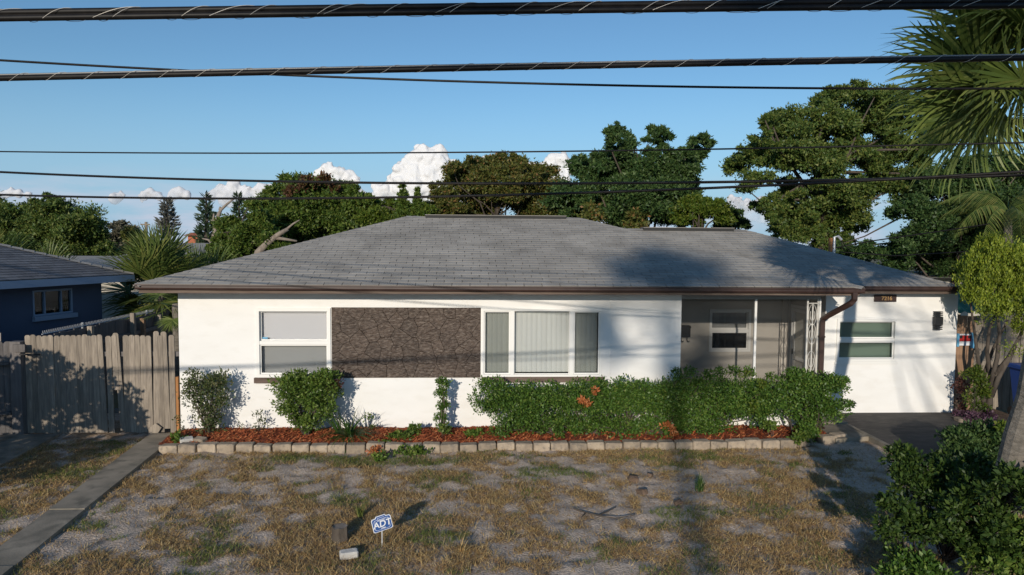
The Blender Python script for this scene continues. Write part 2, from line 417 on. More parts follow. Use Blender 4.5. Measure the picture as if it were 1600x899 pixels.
# ------------------------------------------------------------------ setting: ground, yard, paths
def density(x, y):
    """how much grass and thatch covers the sandy yard (0 bare .. 1 covered)"""
    n = fbm(x * 1.1, y * 1.3, 3, 4) * 0.38 + fbm(x * 4.5, y * 4.8, 11, 4) * 0.62
    d = (n - 0.48) * 5.2 + 0.27
    def g(cx, cy, rx, ry, a): return a * np.exp(-(((x-cx)/rx)**2 + ((y-cy)/ry)**2))
    d = d + g(-1.0, 7.7, 1.4, 0.8, 0.75) + g(4.4, 8.2, 0.9, 1.6, 0.55) + g(-6.4, 9.0, 0.9, 3.5, 0.75) + g(-2.6, 10.6, 2.5, 0.35, 0.35) + g(2.8, 10.6, 2.4, 0.35, 0.5) + g(4.2, 10.4, 1.2, 0.4, 0.3)
    d = d - g(2.0, 8.4, 1.3, 0.9, 0.45) - g(-2.7, 7.6, 1.1, 0.7, 0.30) - g(2.5, 9.7, 1.1, 0.35, 0.25) - g(-1.7, 9.7, 1.2, 0.4, 0.25) - g(-4.0, 8.2, 0.6, 0.9, 0.2) - g(6.0, 9.7, 1.2, 1.2, 0.4)
    return np.clip(d, 0, 1)
def yard_z(x, y):
    return 0.035 * (fbm(x * 1.3, y * 1.3, 21, 4) - 0.5) + 0.075 * (fbm(x * 6.0, y * 6.0, 31, 3) - 0.5) - 0.01
def yard_material():
    m, t = _new('sandy yard soil')
    n = t.nodes.new; l = t.links.new
    out = n('ShaderNodeOutputMaterial'); p = n('ShaderNodeBsdfPrincipled'); p.inputs['Roughness'].default_value = 0.95
    p.inputs['Specular IOR Level'].default_value = 0.15
    g = n('ShaderNodeNewGeometry')
    def noise(s, d=6):
        x = n('ShaderNodeTexNoise'); x.inputs['Scale'].default_value = s; x.inputs['Detail'].default_value = d; l(g.outputs['Position'], x.inputs['Vector']); return x.outputs['Fac']
    def ramp(v, a, b, ca, cb):
        r = n('ShaderNodeValToRGB'); r.color_ramp.elements[0].position = a; r.color_ramp.elements[1].position = b
        r.color_ramp.elements[0].color = (*ca, 1); r.color_ramp.elements[1].color = (*cb, 1); l(v, r.inputs['Fac']); return r.outputs['Color']
    sand = ramp(noise(6), 0.3, 0.7, (0.43, 0.35, 0.285), (0.59, 0.49, 0.405))
    thatch = ramp(noise(14), 0.3, 0.7, (0.19, 0.125, 0.078), (0.37, 0.27, 0.175))
    a = n('ShaderNodeAttribute'); a.attribute_name = 'thatch'
    ad = n('ShaderNodeMath'); ad.operation = 'ADD'; l(a.outputs['Fac'], ad.inputs[0])
    nn = n('ShaderNodeMapRange'); nn.inputs['To Min'].default_value = -1.0; nn.inputs['To Max'].default_value = 1.1; l(noise(34, 7), nn.inputs['Value']); l(nn.outputs[0], ad.inputs[1])
    fac = ramp(ad.outputs[0], -0.45, 0.85, (0, 0, 0), (1, 1, 1))
    mx = n('ShaderNodeMixRGB'); l(fac, mx.inputs[0]); l(sand, mx.inputs[1]); l(thatch, mx.inputs[2])
    l(mx.outputs[0], p.inputs['Base Color'])
    b = n('ShaderNodeBump'); b.inputs['Strength'].default_value = 0.8; b.inputs['Distance'].default_value = 0.03
    l(noise(45, 8), b.inputs['Height']); l(b.outputs[0], p.inputs['Normal']); l(p.outputs[0], out.inputs['Surface'])
    return m
m_yard = yard_material()
m_ground = M('dull lawn soil', (0.12, 0.11, 0.06), (0.20, 0.17, 0.10), 0.4, 0.95)

big = MB()
big.quad((-2500, -300, -0.12), (2500, -300, -0.12), (2500, 5000, -0.12), (-2500, 5000, -0.12))
big.build('ground', m_ground, kind='structure')
X0, X1, Y0, Y1, ST = -10.0, 10.5, 2.5, 13.6, 0.06
nx = int((X1 - X0) / ST) + 1; ny = int((Y1 - Y0) / ST) + 1
gx, gy = np.meshgrid(np.linspace(X0, X1, nx), np.linspace(Y0, Y1, ny))
gz = yard_z(gx, gy)
V = np.stack([gx.ravel(), gy.ravel(), gz.ravel()], 1)
idx = np.arange(nx * ny).reshape(ny, nx)
F = np.stack([idx[:-1, :-1].ravel(), idx[:-1, 1:].ravel(), idx[1:, 1:].ravel(), idx[1:, :-1].ravel()], 1)
yard = np_obj('yard', V, F, m_yard, smooth=True, kind='structure')
att = yard.data.attributes.new('thatch', 'FLOAT', 'POINT')
att.data.foreach_set('value', density(gx, gy).ravel().astype(np.float32))
road = MB().box(-60, 60, -9, 0.5, -0.2, -0.09).build('road', m_asphalt, kind='structure')

# grass: two stuff meshes of single-triangle blades, standing where the soil is covered
rng = np.random.default_rng(5)
def wpoly(px): return [gr(*q) for q in px]
PATH_L = lambda y: -5.15 + (y - 7.42) * (-0.49 / 4.32)      # left edge of the concrete path
PATH_R = lambda y: -4.73 + (y - 7.32) * (-0.34 / 3.46)
def blades(n, seed, h0, h1, wid, lean, keep):
    r_ = np.random.default_rng(seed)
    x = r_.uniform(-8.2, 7.2, n); y = r_.uniform(5.6, 11.6, n)
    k = keep(x, y, r_)
    k &= ~((x > PATH_L(y) - 0.02) & (x < PATH_R(y) + 0.02))
    k &= ~((y > 10.9) & (x > -5.2))
    x = x[k]; y = y[k]; n = len(x)
    z = yard_z(x, y)
    h = r_.uniform(h0, h1, n) * (0.7 + 0.6 * fbm(x * 2, y * 2, 77, 2)); a = r_.uniform(0, 2 * np.pi, n); ln = r_.uniform(0.2, lean, n) * h
    b = r_.uniform(0, 2 * np.pi, n)
    p0 = np.stack([x - np.cos(b) * wid, y - np.sin(b) * wid, z - 0.005], 1)
    p1 = np.stack([x + np.cos(b) * wid, y + np.sin(b) * wid, z - 0.005], 1)
    p2 = np.stack([x + np.cos(a) * ln, y + np.sin(a) * ln, z + h], 1)
    V = np.stack([p0, p1, p2], 1).reshape(-1, 3)
    return V, np.arange(3 * n).reshape(-1, 3)
def green_mask(x, y):
    m = fbm(x * 1.7 + 5, y * 1.7, 51, 4)
    def g(cx, cy, rx, ry, a): return a * np.exp(-(((x-cx)/rx)**2 + ((y-cy)/ry)**2))
    return m + g(1.1, 9.75, 0.42, 0.22, 0.6) + g(-0.4, 7.55, 0.42, 0.2, 0.42) + g(-6.3, 9.2, 0.8, 3, 0.16) + g(-3.2, 10.5, 1.9, 0.2, 0.2) + g(-1.3, 10.3, 0.8, 0.22, 0.4) + g(-3.7, 7.9, 0.3, .2, .25) + g(-2.1, 8.0, 0.3, .2, .2)
def keep_dry(x, y, r_):
    d = density(x, y); gm = green_mask(x, y)
    return (r_.random(len(x)) < np.clip(d * 0.9 + 0.06, 0, 1)) & (r_.random(len(x)) > np.clip((gm - 0.5) * 5, 0, 0.85))
def keep_green(x, y, r_):
    d = density(x, y); gm = green_mask(x, y)
    return (r_.random(len(x)) < np.clip((gm - 0.50) * 3.6, 0, 1)) & (r_.random(len(x)) < np.clip(d * 1.3 + (gm > 0.75) * 0.8, 0, 1))
V, F = blades(420000, 1, 0.012, 0.055, 0.0045, 2.8, keep_dry)
np_obj('dry_grass', V, F, lf_dry, kind='stuff', label='tan dried grass lying in patches over the sandy yard', cat='grass')
V, F = blades(340000, 2, 0.014, 0.052, 0.0045, 1.8, keep_green)
np_obj('green_grass', V, F, lf_green, kind='stuff', label='living green grass tufts scattered through the sandy yard', cat='grass')

# litter: pebbles and leaf crumbs
def litter(n, seed, mat, name, label, size, keep):
    r_ = np.random.default_rng(seed)
    x = r_.uniform(-5, 6.5, n); y = r_.uniform(6.2, 10.8, n); k = keep(x, y, r_); x = x[k]; y = y[k]; n = len(x)
    z = yard_z(x, y) + 0.004; s = r_.uniform(0.4, 1, n) * size; a = r_.uniform(0, 6.28, n); tl = r_.uniform(-.6, .6, n)
    c, s_ = np.cos(a), np.sin(a)
    def P(u, v, h): return np.stack([x + s*(u*c - v*s_), y + s*(u*s_ + v*c), z + s*h + s*u*tl*0.5], 1)
    V = np.stack([P(-1, 0, 0.1), P(0, -0.5, 0.05), P(1, 0, 0.1), P(0, 0.5, 0.05), P(0, 0, 0.5)], 1).reshape(-1, 3)
    b = np.arange(n)[:, None] * 5
    F = np.concatenate([b + np.array([[i, (i+1) % 4, 4]]) for i in range(4)], 0)
    np_obj(name, V, F, mat, kind='stuff', label=label, cat='litter')
m_brownleaf = LEAF('brown leaf crumb', [(0.0, (0.12, 0.05, 0.025)), (0.6, (0.24, 0.10, 0.045)), (1.0, (0.32, 0.17, 0.08))], 0.1)
litter(4200, 9, m_brownleaf, 'leaf_litter', 'fallen brown leaf crumbs strewn over the sandy yard', 0.018, lambda x, y, r_: r_.random(len(x)) < 0.12 + 0.88 * np.clip(np.exp(-((x-2.7)/1.0)**2 - ((y-9.2)/0.5)**2) + np.exp(-((x+0.5)/1.0)**2 - ((y-6.9)/0.4)**2) + 0.7 * np.exp(-((x-4.2)/0.8)**2 - ((y-7.4)/1.2)**2), 0, 1))
litter(320, 10, m_whitestone, 'pebbles', 'small pale stones and shells strewn over the sandy yard', 0.013, lambda x, y, r_: r_.random(len(x)) < 0.9)

# concrete path made of slabs
path = MB().slab([(PATH_L(2.5)+.01, 2.5), (PATH_R(2.5)-.01, 2.5), (PATH_R(11.9)-.01, 11.9), (PATH_L(11.9)+.01, 11.9)], -0.10, 0.0).build('path', m_soil, kind='structure')
ys = [2.6, 4.05, 5.5, 6.95, 8.45, 9.9, 11.35, 11.9]
for a, b in zip(ys[:-1], ys[1:]):
    tz = random.uniform(-0.008, 0.008); b_ = b - 0.012
    MB().slab([(PATH_L(a), a), (PATH_R(a), a), (PATH_R(b_), b_), (PATH_L(b_), b_)], -0.08, 0.045 + tz).build('slab', m_concrete, path)
# neighbour's parking strip on the far left
drv = MB().slab([(-11.5, 6.5), (-7.05, 6.5), (-6.95, 9.2), (-7.2, 11.9), (-11.5, 11.9)], -0.1, 0.03).build('concrete_driveway', m_concrete, kind='structure')
# asphalt driveway before the wing
MB().slab([(6.74, 5.0), (10.2, 5.0), (9.7, 13.06), (6.84, 13.06)], -0.1, 0.045).build('driveway', m_asphalt, kind='structure')
MB().slab([(6.64, 8.0), (6.72, 8.0), (6.82, 12.9), (6.74, 12.9)], -0.1, 0.075).build('driveway_kerb', m_concrete, kind='structure')
MB().slab([(6.05, 11.15), (6.72, 11.3), (6.74, 12.9), (6.15, 12.6)], -0.1, 0.07).build('porch_path', m_concrete, kind='structure')

# ------------------------------------------------------------------ the house
HX0, HX1, HY = -5.2, 3.6, 12.0
house = empty('house', (0.6, 12.0, 0), 'white single storey house with grey hipped roof and brown stone panel', 'house')
def facade(name, x0, x1, z0, z1, y0, y1, holes, mat, parent):
    """a wall facing the street, pierced by rectangular holes (x0,x1,z0,z1)"""
    m = MB()
    xs = sorted({x0, x1, *[h[0] for h in holes], *[h[1] for h in holes]})
    for a, b in zip(xs[:-1], xs[1:]):
        hs = sorted([(h[2], h[3]) for h in holes if h[0] <= a + 1e-6 and h[1] >= b - 1e-6])
        z = z0
        for (p, q) in hs:
            if p > z: m.box(a, b, y0, y1, z, p)
            z = q
        if z < z1: m.box(a, b, y0, y1, z, z1)
    return m.build(name, mat, parent)
LW = (-3.88, -2.60, 0.985, 2.20)
PN = (-2.585, 0.02, 0.97, 2.215)
RW = (0.035, 2.175, 0.99, 2.20)
WW = (7.03, 8.26, 1.07, 1.92)
wall = facade('wall', HX0, HX1, -0.1, 2.49, HY, HY + 0.2, [LW, PN, RW], m_stucco, house)
MB().box(HX0, HX0 + 0.2, HY + 0.2, 19.3, -0.1, 2.49).build('wall', m_stucco, house)
MB().box(HX0 + 0.2, 6.8, 19.1, 19.3, -0.1, 2.49).build('wall', m_stucco, house)
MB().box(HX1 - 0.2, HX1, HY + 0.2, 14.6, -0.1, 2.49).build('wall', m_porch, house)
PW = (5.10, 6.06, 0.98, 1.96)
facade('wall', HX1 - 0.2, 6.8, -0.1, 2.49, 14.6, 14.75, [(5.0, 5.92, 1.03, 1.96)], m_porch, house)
PW = (5.0, 5.92, 1.03, 1.96)
facade('wall', 6.8, 9.48, -0.1, 2.44, 13.08, 13.28, [WW], m_stucco, house)
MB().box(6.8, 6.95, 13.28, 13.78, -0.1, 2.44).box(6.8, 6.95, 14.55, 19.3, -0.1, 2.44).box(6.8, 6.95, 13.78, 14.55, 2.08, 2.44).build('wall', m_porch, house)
MB().box(9.28, 9.48, 13.28, 18.6, -0.1, 2.44).box(6.95, 9.28, 18.4, 18.6, -0.1, 2.44).build('wall', m_stucco, house)
MB().box(2.32, 2.345, HY - 0.012, HY + 0.05, 0.0, 2.488).build('wall_joint_strip', m_stucco, house)
knee = MB().box(HX1, 6.15, HY, HY + 0.14, -0.1, 0.47).build('knee_wall', m_stucco, house)
MB().box(HX1, 6.8, HY + 0.14, 14.6, -0.1, 0.10).build('porch_floor', m_concrete, house)
MB().box(HX1 + 0.002, 6.795, HY + 0.15, 14.59, 2.47, 2.485).build('porch_ceiling', m_soffit, house)
# interior dark backing
MB().box(-4.6, 3.2, HY + 0.9, HY + 0.95, 0.2, 2.4).build('interior_backing', m_dark, house)
MB().box(7.0, 9.2, 13.9, 13.95, 0.2, 2.35).build('interior_backing', m_dark, house)
MB().box(4.6, 6.5, 15.1, 15.15, 0.2, 2.35).build('interior_backing', m_dark, house)

# --- windows
def frame(mb, x0, x1, z0, z1, y0, y1, t):
    mb.box(x0, x0 + t, y0, y1, z0, z1); mb.box(x1 - t, x1, y0, y1, z0, z1)
    mb.box(x0 + t, x1 - t, y0, y1, z0, z0 + t); mb.box(x0 + t, x1 - t, y0, y1, z1 - t, z1)
def sash_window(box, y, parent, bm, slat=0.025, dark=False, glassm=None, label=None):
    x0, x1, z0, z1 = box
    mb = MB(); frame(mb, x0, x1, z0, z1, y - 0.025, y + 0.09, 0.055)
    win = mb.build('window', m_winframe, parent, label=label)
    zm = (z0 + z1) / 2 + 0.0
    MB().box(x0 + 0.056, x1 - 0.056, y - 0.015, y + 0.05, zm - 0.032, zm + 0.032).build('meeting_rail', m_winframe, win)
    for (a, b, yy) in ((z0 + 0.056, zm - 0.033, y + 0.01), (zm + 0.033, z1 - 0.056, y + 0.04)):
        s = MB(); frame(s, x0 + 0.056, x1 - 0.056, a, b, yy, yy + 0.03, 0.022)
        s.build('sash', m_winframe, win)
        MB().box(x0 + 0.078, x1 - 0.078, yy + 0.010, yy + 0.016, a + 0.022, b - 0.022).build('pane', glassm or (m_glass if a > z0 + 0.3 else m_glass_dark), win)
    bl = MB()
    z = z0 + 0.06
    while z < z1 - 0.06:
        bl.quad((x0 + 0.06, y + 0.110, z), (x1 - 0.06, y + 0.110, z), (x1 - 0.06, y + 0.124, z + slat * 1.04), (x0 + 0.06, y + 0.124, z + slat * 1.04))
        z += slat
    if not dark: bl.build('blind_slats', bm, win, kind='stuff')
    return win
wl = sash_window(LW, HY, house, m_blind, label='tall two sash window with horizontal blinds beside brown stone panel')
# small sticker low in the upper left pane
MB().box(-3.79, -3.70, HY + 0.045, HY + 0.048, 1.655, 1.685).build('sticker', m_lightblue, wl)
sash_window(WW, 13.08, house, m_blind_s, 0.02, glassm=m_glass_green, label='two sash window with green blinds on the right wing')
pw = sash_window(PW, 14.6, house, m_blind, 0.03, dark=True, glassm=m_glass_dark, label='dim porch window behind the screen posts')
bl = MB()
z = 1.52
while z < 1.9:
    bl.quad((5.06, 14.71, z), (5.86, 14.71, z), (5.86, 14.722, z + 0.031), (5.06, 14.722, z + 0.031)); z += 0.03
bl.build('blind_slats', m_blind, pw, kind='stuff')
# picture window with vertical slats
x0, x1, z0, z1 = RW
mb = MB(); frame(mb, x0, x1, z0, z1, HY - 0.03, HY + 0.09, 0.04)
pic = mb.build('window', m_winframe, house, label='wide three part picture window with vertical blinds')
xa, xb = 0.575, 1.632
for (a, b) in ((xa - 0.036, xa + 0.036), (xb - 0.036, xb + 0.036)):
    MB().box(a, b, HY - 0.025, HY + 0.085, z0 + 0.041, z1 - 0.041).build('mullion', m_winframe, pic)
for k, (a, b) in enumerate(((x0 + 0.041, xa - 0.037), (xa + 0.037, xb - 0.037), (xb + 0.037, x1 - 0.041))):
    t = 0.022 if k != 1 else 0.010
    s = MB(); frame(s, a, b, z0 + 0.042, z1 - 0.042, HY + 0.0 + (k == 1) * 0.01, HY + 0.05, t)
    s.build('sash', m_winframe, pic)
    MB().box(a + t, b - t, HY + 0.022, HY + 0.028, z0 + 0.042 + t, z1 - 0.042 - t).build('pane', m_glass if k == 1 else m_glass_dark, pic)
slat = MB().quad((-0.052, 0.004, 0), (-0.015, -0.006, 0), (-0.015, -0.006, 1.1), (-0.052, 0.004, 1.1)).quad((-0.015, -0.006, 0), (0.015, -0.006, 0), (0.015, -0.006, 1.1), (-0.015, -0.006, 1.1)).quad((0.015, -0.006, 0), (0.048, 0.003, 0), (0.048, 0.003, 1.1), (0.015, -0.006, 1.1)).mesh('blind_slat', m_blind_v)
x = x0 + 0.07
while x < x1 - 0.04:
    place('blind_slat', slat, pic, (x, HY + 0.125, z0 + 0.06), Matrix.Rotation(R(random.uniform(3, 6)), 3, 'Z')); x += 0.089
# sills
MB().box(LW[0] - 0.035, LW[1] - 0.002, HY - 0.06, HY + 0.05, LW[2] - 0.095, LW[2] - 0.003).build('window_sill', m_fascia, house)
MB().box(RW[0] - 0.002, RW[1] + 0.045, HY - 0.06, HY + 0.05, RW[2] - 0.095, RW[2] - 0.003).build('window_sill', m_fascia, house)
MB().box(7.0, 8.29, 13.08 - 0.025, 13.12, 1.02, 1.068).build('window_sill', m_winframe, house)

# --- brown stone panel: irregular flat stones with recessed joints
def clip(poly, a, b, c):
    """keep the part of poly where a*x+b*y <= c"""
    out = []
    for i in range(len(poly)):
        p, q = poly[i], poly[(i + 1) % len(poly)]
        dp, dq = a*p[0] + b*p[1] - c, a*q[0] + b*q[1] - c
        if dp <= 0: out.append(p)
        if (dp < 0 < dq) or (dq < 0 < dp):
            t = dp / (dp - dq); out.append((p[0] + t*(q[0]-p[0]), p[1] + t*(q[1]-p[1])))
    return out
panel = MB().box(PN[0], PN[1], HY + 0.01, HY + 0.10, PN[2], PN[3]).build('stone_panel', m_grout, house)
rs = random.Random(11)
seeds = []
for _ in range(4000):
    p = (rs.uniform(PN[0], PN[1]), rs.uniform(PN[2], PN[3]))
    if all((p[0]-q[0])**2 + ((p[1]-q[1]) * 1.25)**2 > rs.choice((0.13, 0.2, 0.3, 0.4))**2 for q in seeds): seeds.append(p)
    if len(seeds) > 62: break
for i, p in enumerate(seeds):
    poly = [(PN[0]+.003, PN[2]+.003), (PN[1]-.003, PN[2]+.003), (PN[1]-.003, PN[3]-.003), (PN[0]+.003, PN[3]-.003)]
    for j, q in enumerate(seeds):
        if i != j:
            dx, dz = q[0]-p[0], q[1]-p[1]; L_ = math.hypot(dx, dz)
            if L_ < 0.9:
                mid = ((p[0]+q[0])/2*dx + (p[1]+q[1])/2*dz) / L_
                poly = clip(poly, dx/L_, dz/L_, mid - 0.0017)
    if len(poly) < 3: continue
    cx = sum(a for a, _ in poly)/len(poly); cz = sum(b for _, b in poly)/len(poly)
    mb = MB(); n = len(poly); pr = rs.uniform(0.010, 0.017); tx, tz = rs.uniform(-.02, .02), rs.uniform(-.03, .03)
    inner = [(cx + (a-cx)*0.98, cz + (b-cz)*0.977) for a, b in poly]
    mb.v = [(a, HY + 0.012, b) for a, b in poly] + [(a, HY - pr*0.55, b) for a, b in poly] + [(a, HY - pr + (a-cx)*tx + (b-cz)*tz, b) for a, b in inner]
    for k in range(n):
        m2 = (k+1) % n
        mb.f += [(k, m2, n+m2, n+k), (n+k, n+m2, 2*n+m2, 2*n+k)]
    mb.f.append(tuple(range(2*n, 3*n)))
    mb.build('stone', m_brownstone, panel)

# --- roof
ZE, ZR = 2.64, 3.955            # eave and ridge height
EX0, EX1, EY, EB, RY = -5.62, 6.58, 11.45, 19.85, 15.65
RX0, RX1 = -1.65, 2.27
roof = MB()
roof.quad((EX0, EY, ZE), (EX1, EY, ZE), (RX1, RY, ZR), (RX0, RY, ZR))
roof.quad((EX1, EY, ZE), (EX1, EB, ZE), (RX1, RY, ZR))
roof.quad((EX1, EB, ZE), (EX0, EB, ZE), (RX0, RY, ZR), (RX1, RY, ZR))
roof.quad((EX0, EB, ZE), (EX0, EY, ZE), (RX0, RY, ZR))
WZE, WZR, WEX1, WEY, WRY, WEB = 2.585, 3.715, 9.24, 12.72, 15.7, 18.68
WRX = 6.16
roof.quad((5.2, WEY, WZE), (WEX1, WEY, WZE), (WRX, WRY, WZR), (2.9, WRY, WZR))
roof.quad((WEX1, WEY, WZE), (WEX1, WEB, WZE), (WRX, WRY, WZR))
roof.quad((WEX1, WEB, WZE), (5.2, WEB, WZE), (2.9, WRY, WZR), (WRX, WRY, WZR))
for v_i in range(len(roof.v)):
    x_, y_, z_ = roof.v[v_i]; roof.v[v_i] = (x_, y_, z_ - 0.012)
roofo = roof.build('roof', m_roofbase, house)

EXPO, TABW = 0.137, 0.303
def shingles(O, v2, region, nrow, lim, seed, matobj, mati):
    """tabs laid in courses on the plane through O with u = +X and slope direction v2; the first lim whole or cut tabs are objects"""
    r_ = random.Random(seed)
    vv = Vector(v2).normalized(); nn = Vector((1, 0, 0)).cross(vv)
    O = Vector(O)
    umin = min(p[0] for p in region); umax = max(p[0] for p in region)
    sh = MB()
    cnt = 0
    tabs = {}
    def geo(poly, v0):
        mb = MB(); n = len(poly)
        def hgt(v): return 0.004 + 0.0075 * (1 - (v - v0) / (EXPO + 0.03))
        mb.v = [tuple(O + Vector((1,0,0))*a + vv*b + nn*(-0.004)) for a, b in poly] + [tuple(O + Vector((1,0,0))*a + vv*b + nn*hgt(b)) for a, b in poly]
        for k in range(n):
            k2 = (k+1) % n; mb.f.append((k, k2, n+k2, n+k))
        mb.f.append(tuple(range(n, 2*n)))
        return mb
    for j in range(nrow):
        v0 = j * EXPO + r_.uniform(-0.004, 0.004) - 0.02
        off = (0.5 if j % 2 else 0.0) * TABW + r_.uniform(-0.012, 0.012) + (j % 3) * 0.02
        u = umin - TABW + off
        while u < umax:
            gap = r_.uniform(0.002, 0.0065)
            poly = [(u + gap, v0), (u + TABW - gap, v0), (u + TABW - gap, v0 + EXPO + 0.03), (u + gap, v0 + EXPO + 0.03)]
            full = list(poly)
            for i in range(len(region)):
                p, q = region[i], region[(i+1) % len(region)]
                dx, dy = q[0]-p[0], q[1]-p[1]
                poly = clip(poly, dy, -dx, dy*p[0] - dx*p[1])
                if len(poly) < 3: break
            if len(poly) >= 3 and abs(sum(poly[i][0]*poly[(i+1)%len(poly)][1]-poly[(i+1)%len(poly)][0]*poly[i][1] for i in range(len(poly)))) > 0.004:
                if cnt < lim:
                    if poly == full:
                        if 'tab' not in tabs:
                            mb = geo(poly, v0); tabs['tab'] = (mb.mesh('shingle', matobj, O + Vector((1,0,0))*u + vv*v0))
                        place('shingle', tabs['tab'], roofo, O + Vector((1,0,0))*u + vv*v0)
                    else: geo(poly, v0).build('shingle', matobj, roofo)
                    cnt += 1
                else:
                    mb = geo(poly, v0); b = len(sh.v); sh.v += mb.v; sh.f += [tuple(i + b for i in f) for f in mb.f]
            u += TABW
    return sh.build('shingles', mati, roofo, kind='stuff')
SL = math.hypot(RY - EY, ZR - ZE)
shingles((0, EY, ZE), (0, RY - EY, ZR - ZE), [(EX0, -0.03), (EX1, -0.03), (EX1, 0), (RX1, SL), (RX0, SL), (EX0, 0)], 33, 290, 3, m_shingle, m_shingle_i)
SW = math.hypot(WRY - WEY, WZR - WZE)
shingles((0, WEY, WZE), (0, WRY - WEY, WZR - WZE), [(5.6, -0.03), (WEX1, -0.03), (WEX1, 0), (WRX, SW), (3.1, SW)], 25, 0, 4, m_shingle, m_shingle_i)
# hip and ridge caps, each run one part of overlapping cap shingles
def cap_run(a, b, name, wdt=0.12, up=0.006):
    a, b = Vector(a), Vector(b); d = (b - a); n = max(1, int(d.length / 0.16)); d.normalize()
    side = d.cross(Vector((0, 0, 1))).normalized(); up_ = side.cross(d)
    mb = MB()
    for i in range(n):
        p = a + d * (i * 0.16 - 0.02); q = p + d * 0.21
        z0_, z1_ = up + 0.012, up + 0.002
        dr = 0.045 if abs(d.z) > 0.05 else 0.04
        pts = []
        for (pp, zz) in ((p, z0_), (q, z1_)):
            for s_ in (-1, 0, 1): pts.append(pp + side * s_ * wdt + up_ * (zz - dr * abs(s_)))
        for (pp) in (p,):
            for s_ in (-1, 0, 1): pts.append(pp + side * s_ * wdt + up_ * (z0_ - 0.016 - dr * abs(s_)))
        bb = len(mb.v); mb.v += [tuple(x_) for x_ in pts]
        mb.f += [(bb, bb+1, bb+4, bb+3), (bb+1, bb+2, bb+5, bb+4), (bb+6, bb+7, bb+1, bb), (bb+7, bb+8, bb+2, bb+1)]
    return mb.build(name, m_capshingle, roofo, kind='stuff')
cap_run((EX0, EY, ZE), (RX0, RY, ZR), 'hip_cap')
cap_run((EX1, EY, ZE), (RX1, RY, ZR), 'hip_cap')
cap_run((RX0, RY, ZR), (RX0 + 0.4, RY, ZR), 'ridge_cap')
cap_run((RX1 - 0.3, RY, ZR), (RX1, RY, ZR), 'ridge_cap')
cap_run((WEX1, WEY, WZE), (WRX, WRY, WZR), 'hip_cap')
cap_run((2.95, WRY, WZR), (WRX, WRY, WZR), 'ridge_cap')
def ridge_vent(x0, x1, y, z):
    v = MB().box(x0, x1, y - 0.13, y + 0.13, z - 0.05, z + 0.011).build('ridge_vent', m_ridgevent, roofo)
    MB().prism([(x0 - .01, z + 0.012), (x1 + .01, z + 0.012), (x1 + .01, z + 0.024), (x0 - .01, z + 0.024)], y - 0.15, y + 0.15).build('vent_cover', m_capshingle, v)
ridge_vent(RX0 + 0.42, RX1 - 0.32, RY, ZR + 0.02)
ridge_vent(3.75, WRX - 0.3, WRY, WZR + 0.02)

# fascia, gutters, soffits
MB().box(EX0 + 0.02, EX1 - 0.02, EY + 0.03, EY + 0.055, 2.49, 2.60).box(EX0 + 0.02, EX0 + 0.045, EY + 0.055, EB, 2.49, 2.60).box(EX1 - 0.045, EX1 - 0.02, EY + 0.055, 13.3, 2.49, 2.60).build('fascia_board', m_fascia, house)
MB().box(5.9, WEX1 - 0.02, WEY + 0.03, WEY + 0.055, 2.44, 2.555).box(WEX1 - 0.045, WEX1 - 0.02, WEY + 0.055, WEB, 2.44, 2.555).build('fascia_board', m_fascia, house)
def gutter(x0, x1, y, z0, drop, name):
    """open channel of folded sheet with a rolled lip; drop lowers the right end"""
    prof = [(0.0, 0.0), (-0.062, 0.0), (-0.075, 0.03), (-0.075, 0.058), (-0.088, 0.066), (-0.088, 0.088), (-0.078, 0.088), (-0.078, 0.072), (-0.066, 0.06), (-0.066, 0.032), (-0.056, 0.009), (0.0, 0.009)]
    mb = MB(); n = len(prof)
    for x_, dz in ((x0, 0), (x1, -drop)):
        for (a, b) in prof: mb.v.append((x_, y + a, z0 + b + dz))
    mb.f.append(tuple(range(n-1, -1, -1))); mb.f.append(tuple(range(n, 2*n)))
    for i in range(n):
        j = (i+1) % n; mb.f.append((i, j, n+j, n+i))
    for x_, dz in ((x0, 0), (x1 - 0.003, -drop)):
        mb.box(x_, x_ + 0.003, y - 0.075, y, z0 + dz, z0 + dz + 0.08)
    return mb.build(name, m_brownpaint, house)
gutter(EX0 - 0.01, EX1 + 0.03, EY + 0.028, 2.553, 0.02, 'gutter')
gutter(6.66, WEX1 + 0.01, WEY + 0.028, 2.50, 0.0, 'gutter')
MB().box(EX0 + 0.05, EX1 - 0.05, EY + 0.056, HY - 0.001, 2.492, 2.504).box(EX0 + 0.05, HX0, HY, EB - 0.1, 2.492, 2.504).build('soffit', m_soffit, house)
MB().box(6.2, WEX1 - 0.05, WEY + 0.056, 13.079, 2.442, 2.452).box(9.0, WEX1 - 0.05, 13.3, 18.5, 2.455, 2.46).build('soffit', m_soffit, house)
MB().box(HX1, 6.15, HY + 0.001, HY + 0.14, 2.38, 2.49).build('porch_beam', m_soffit, house)
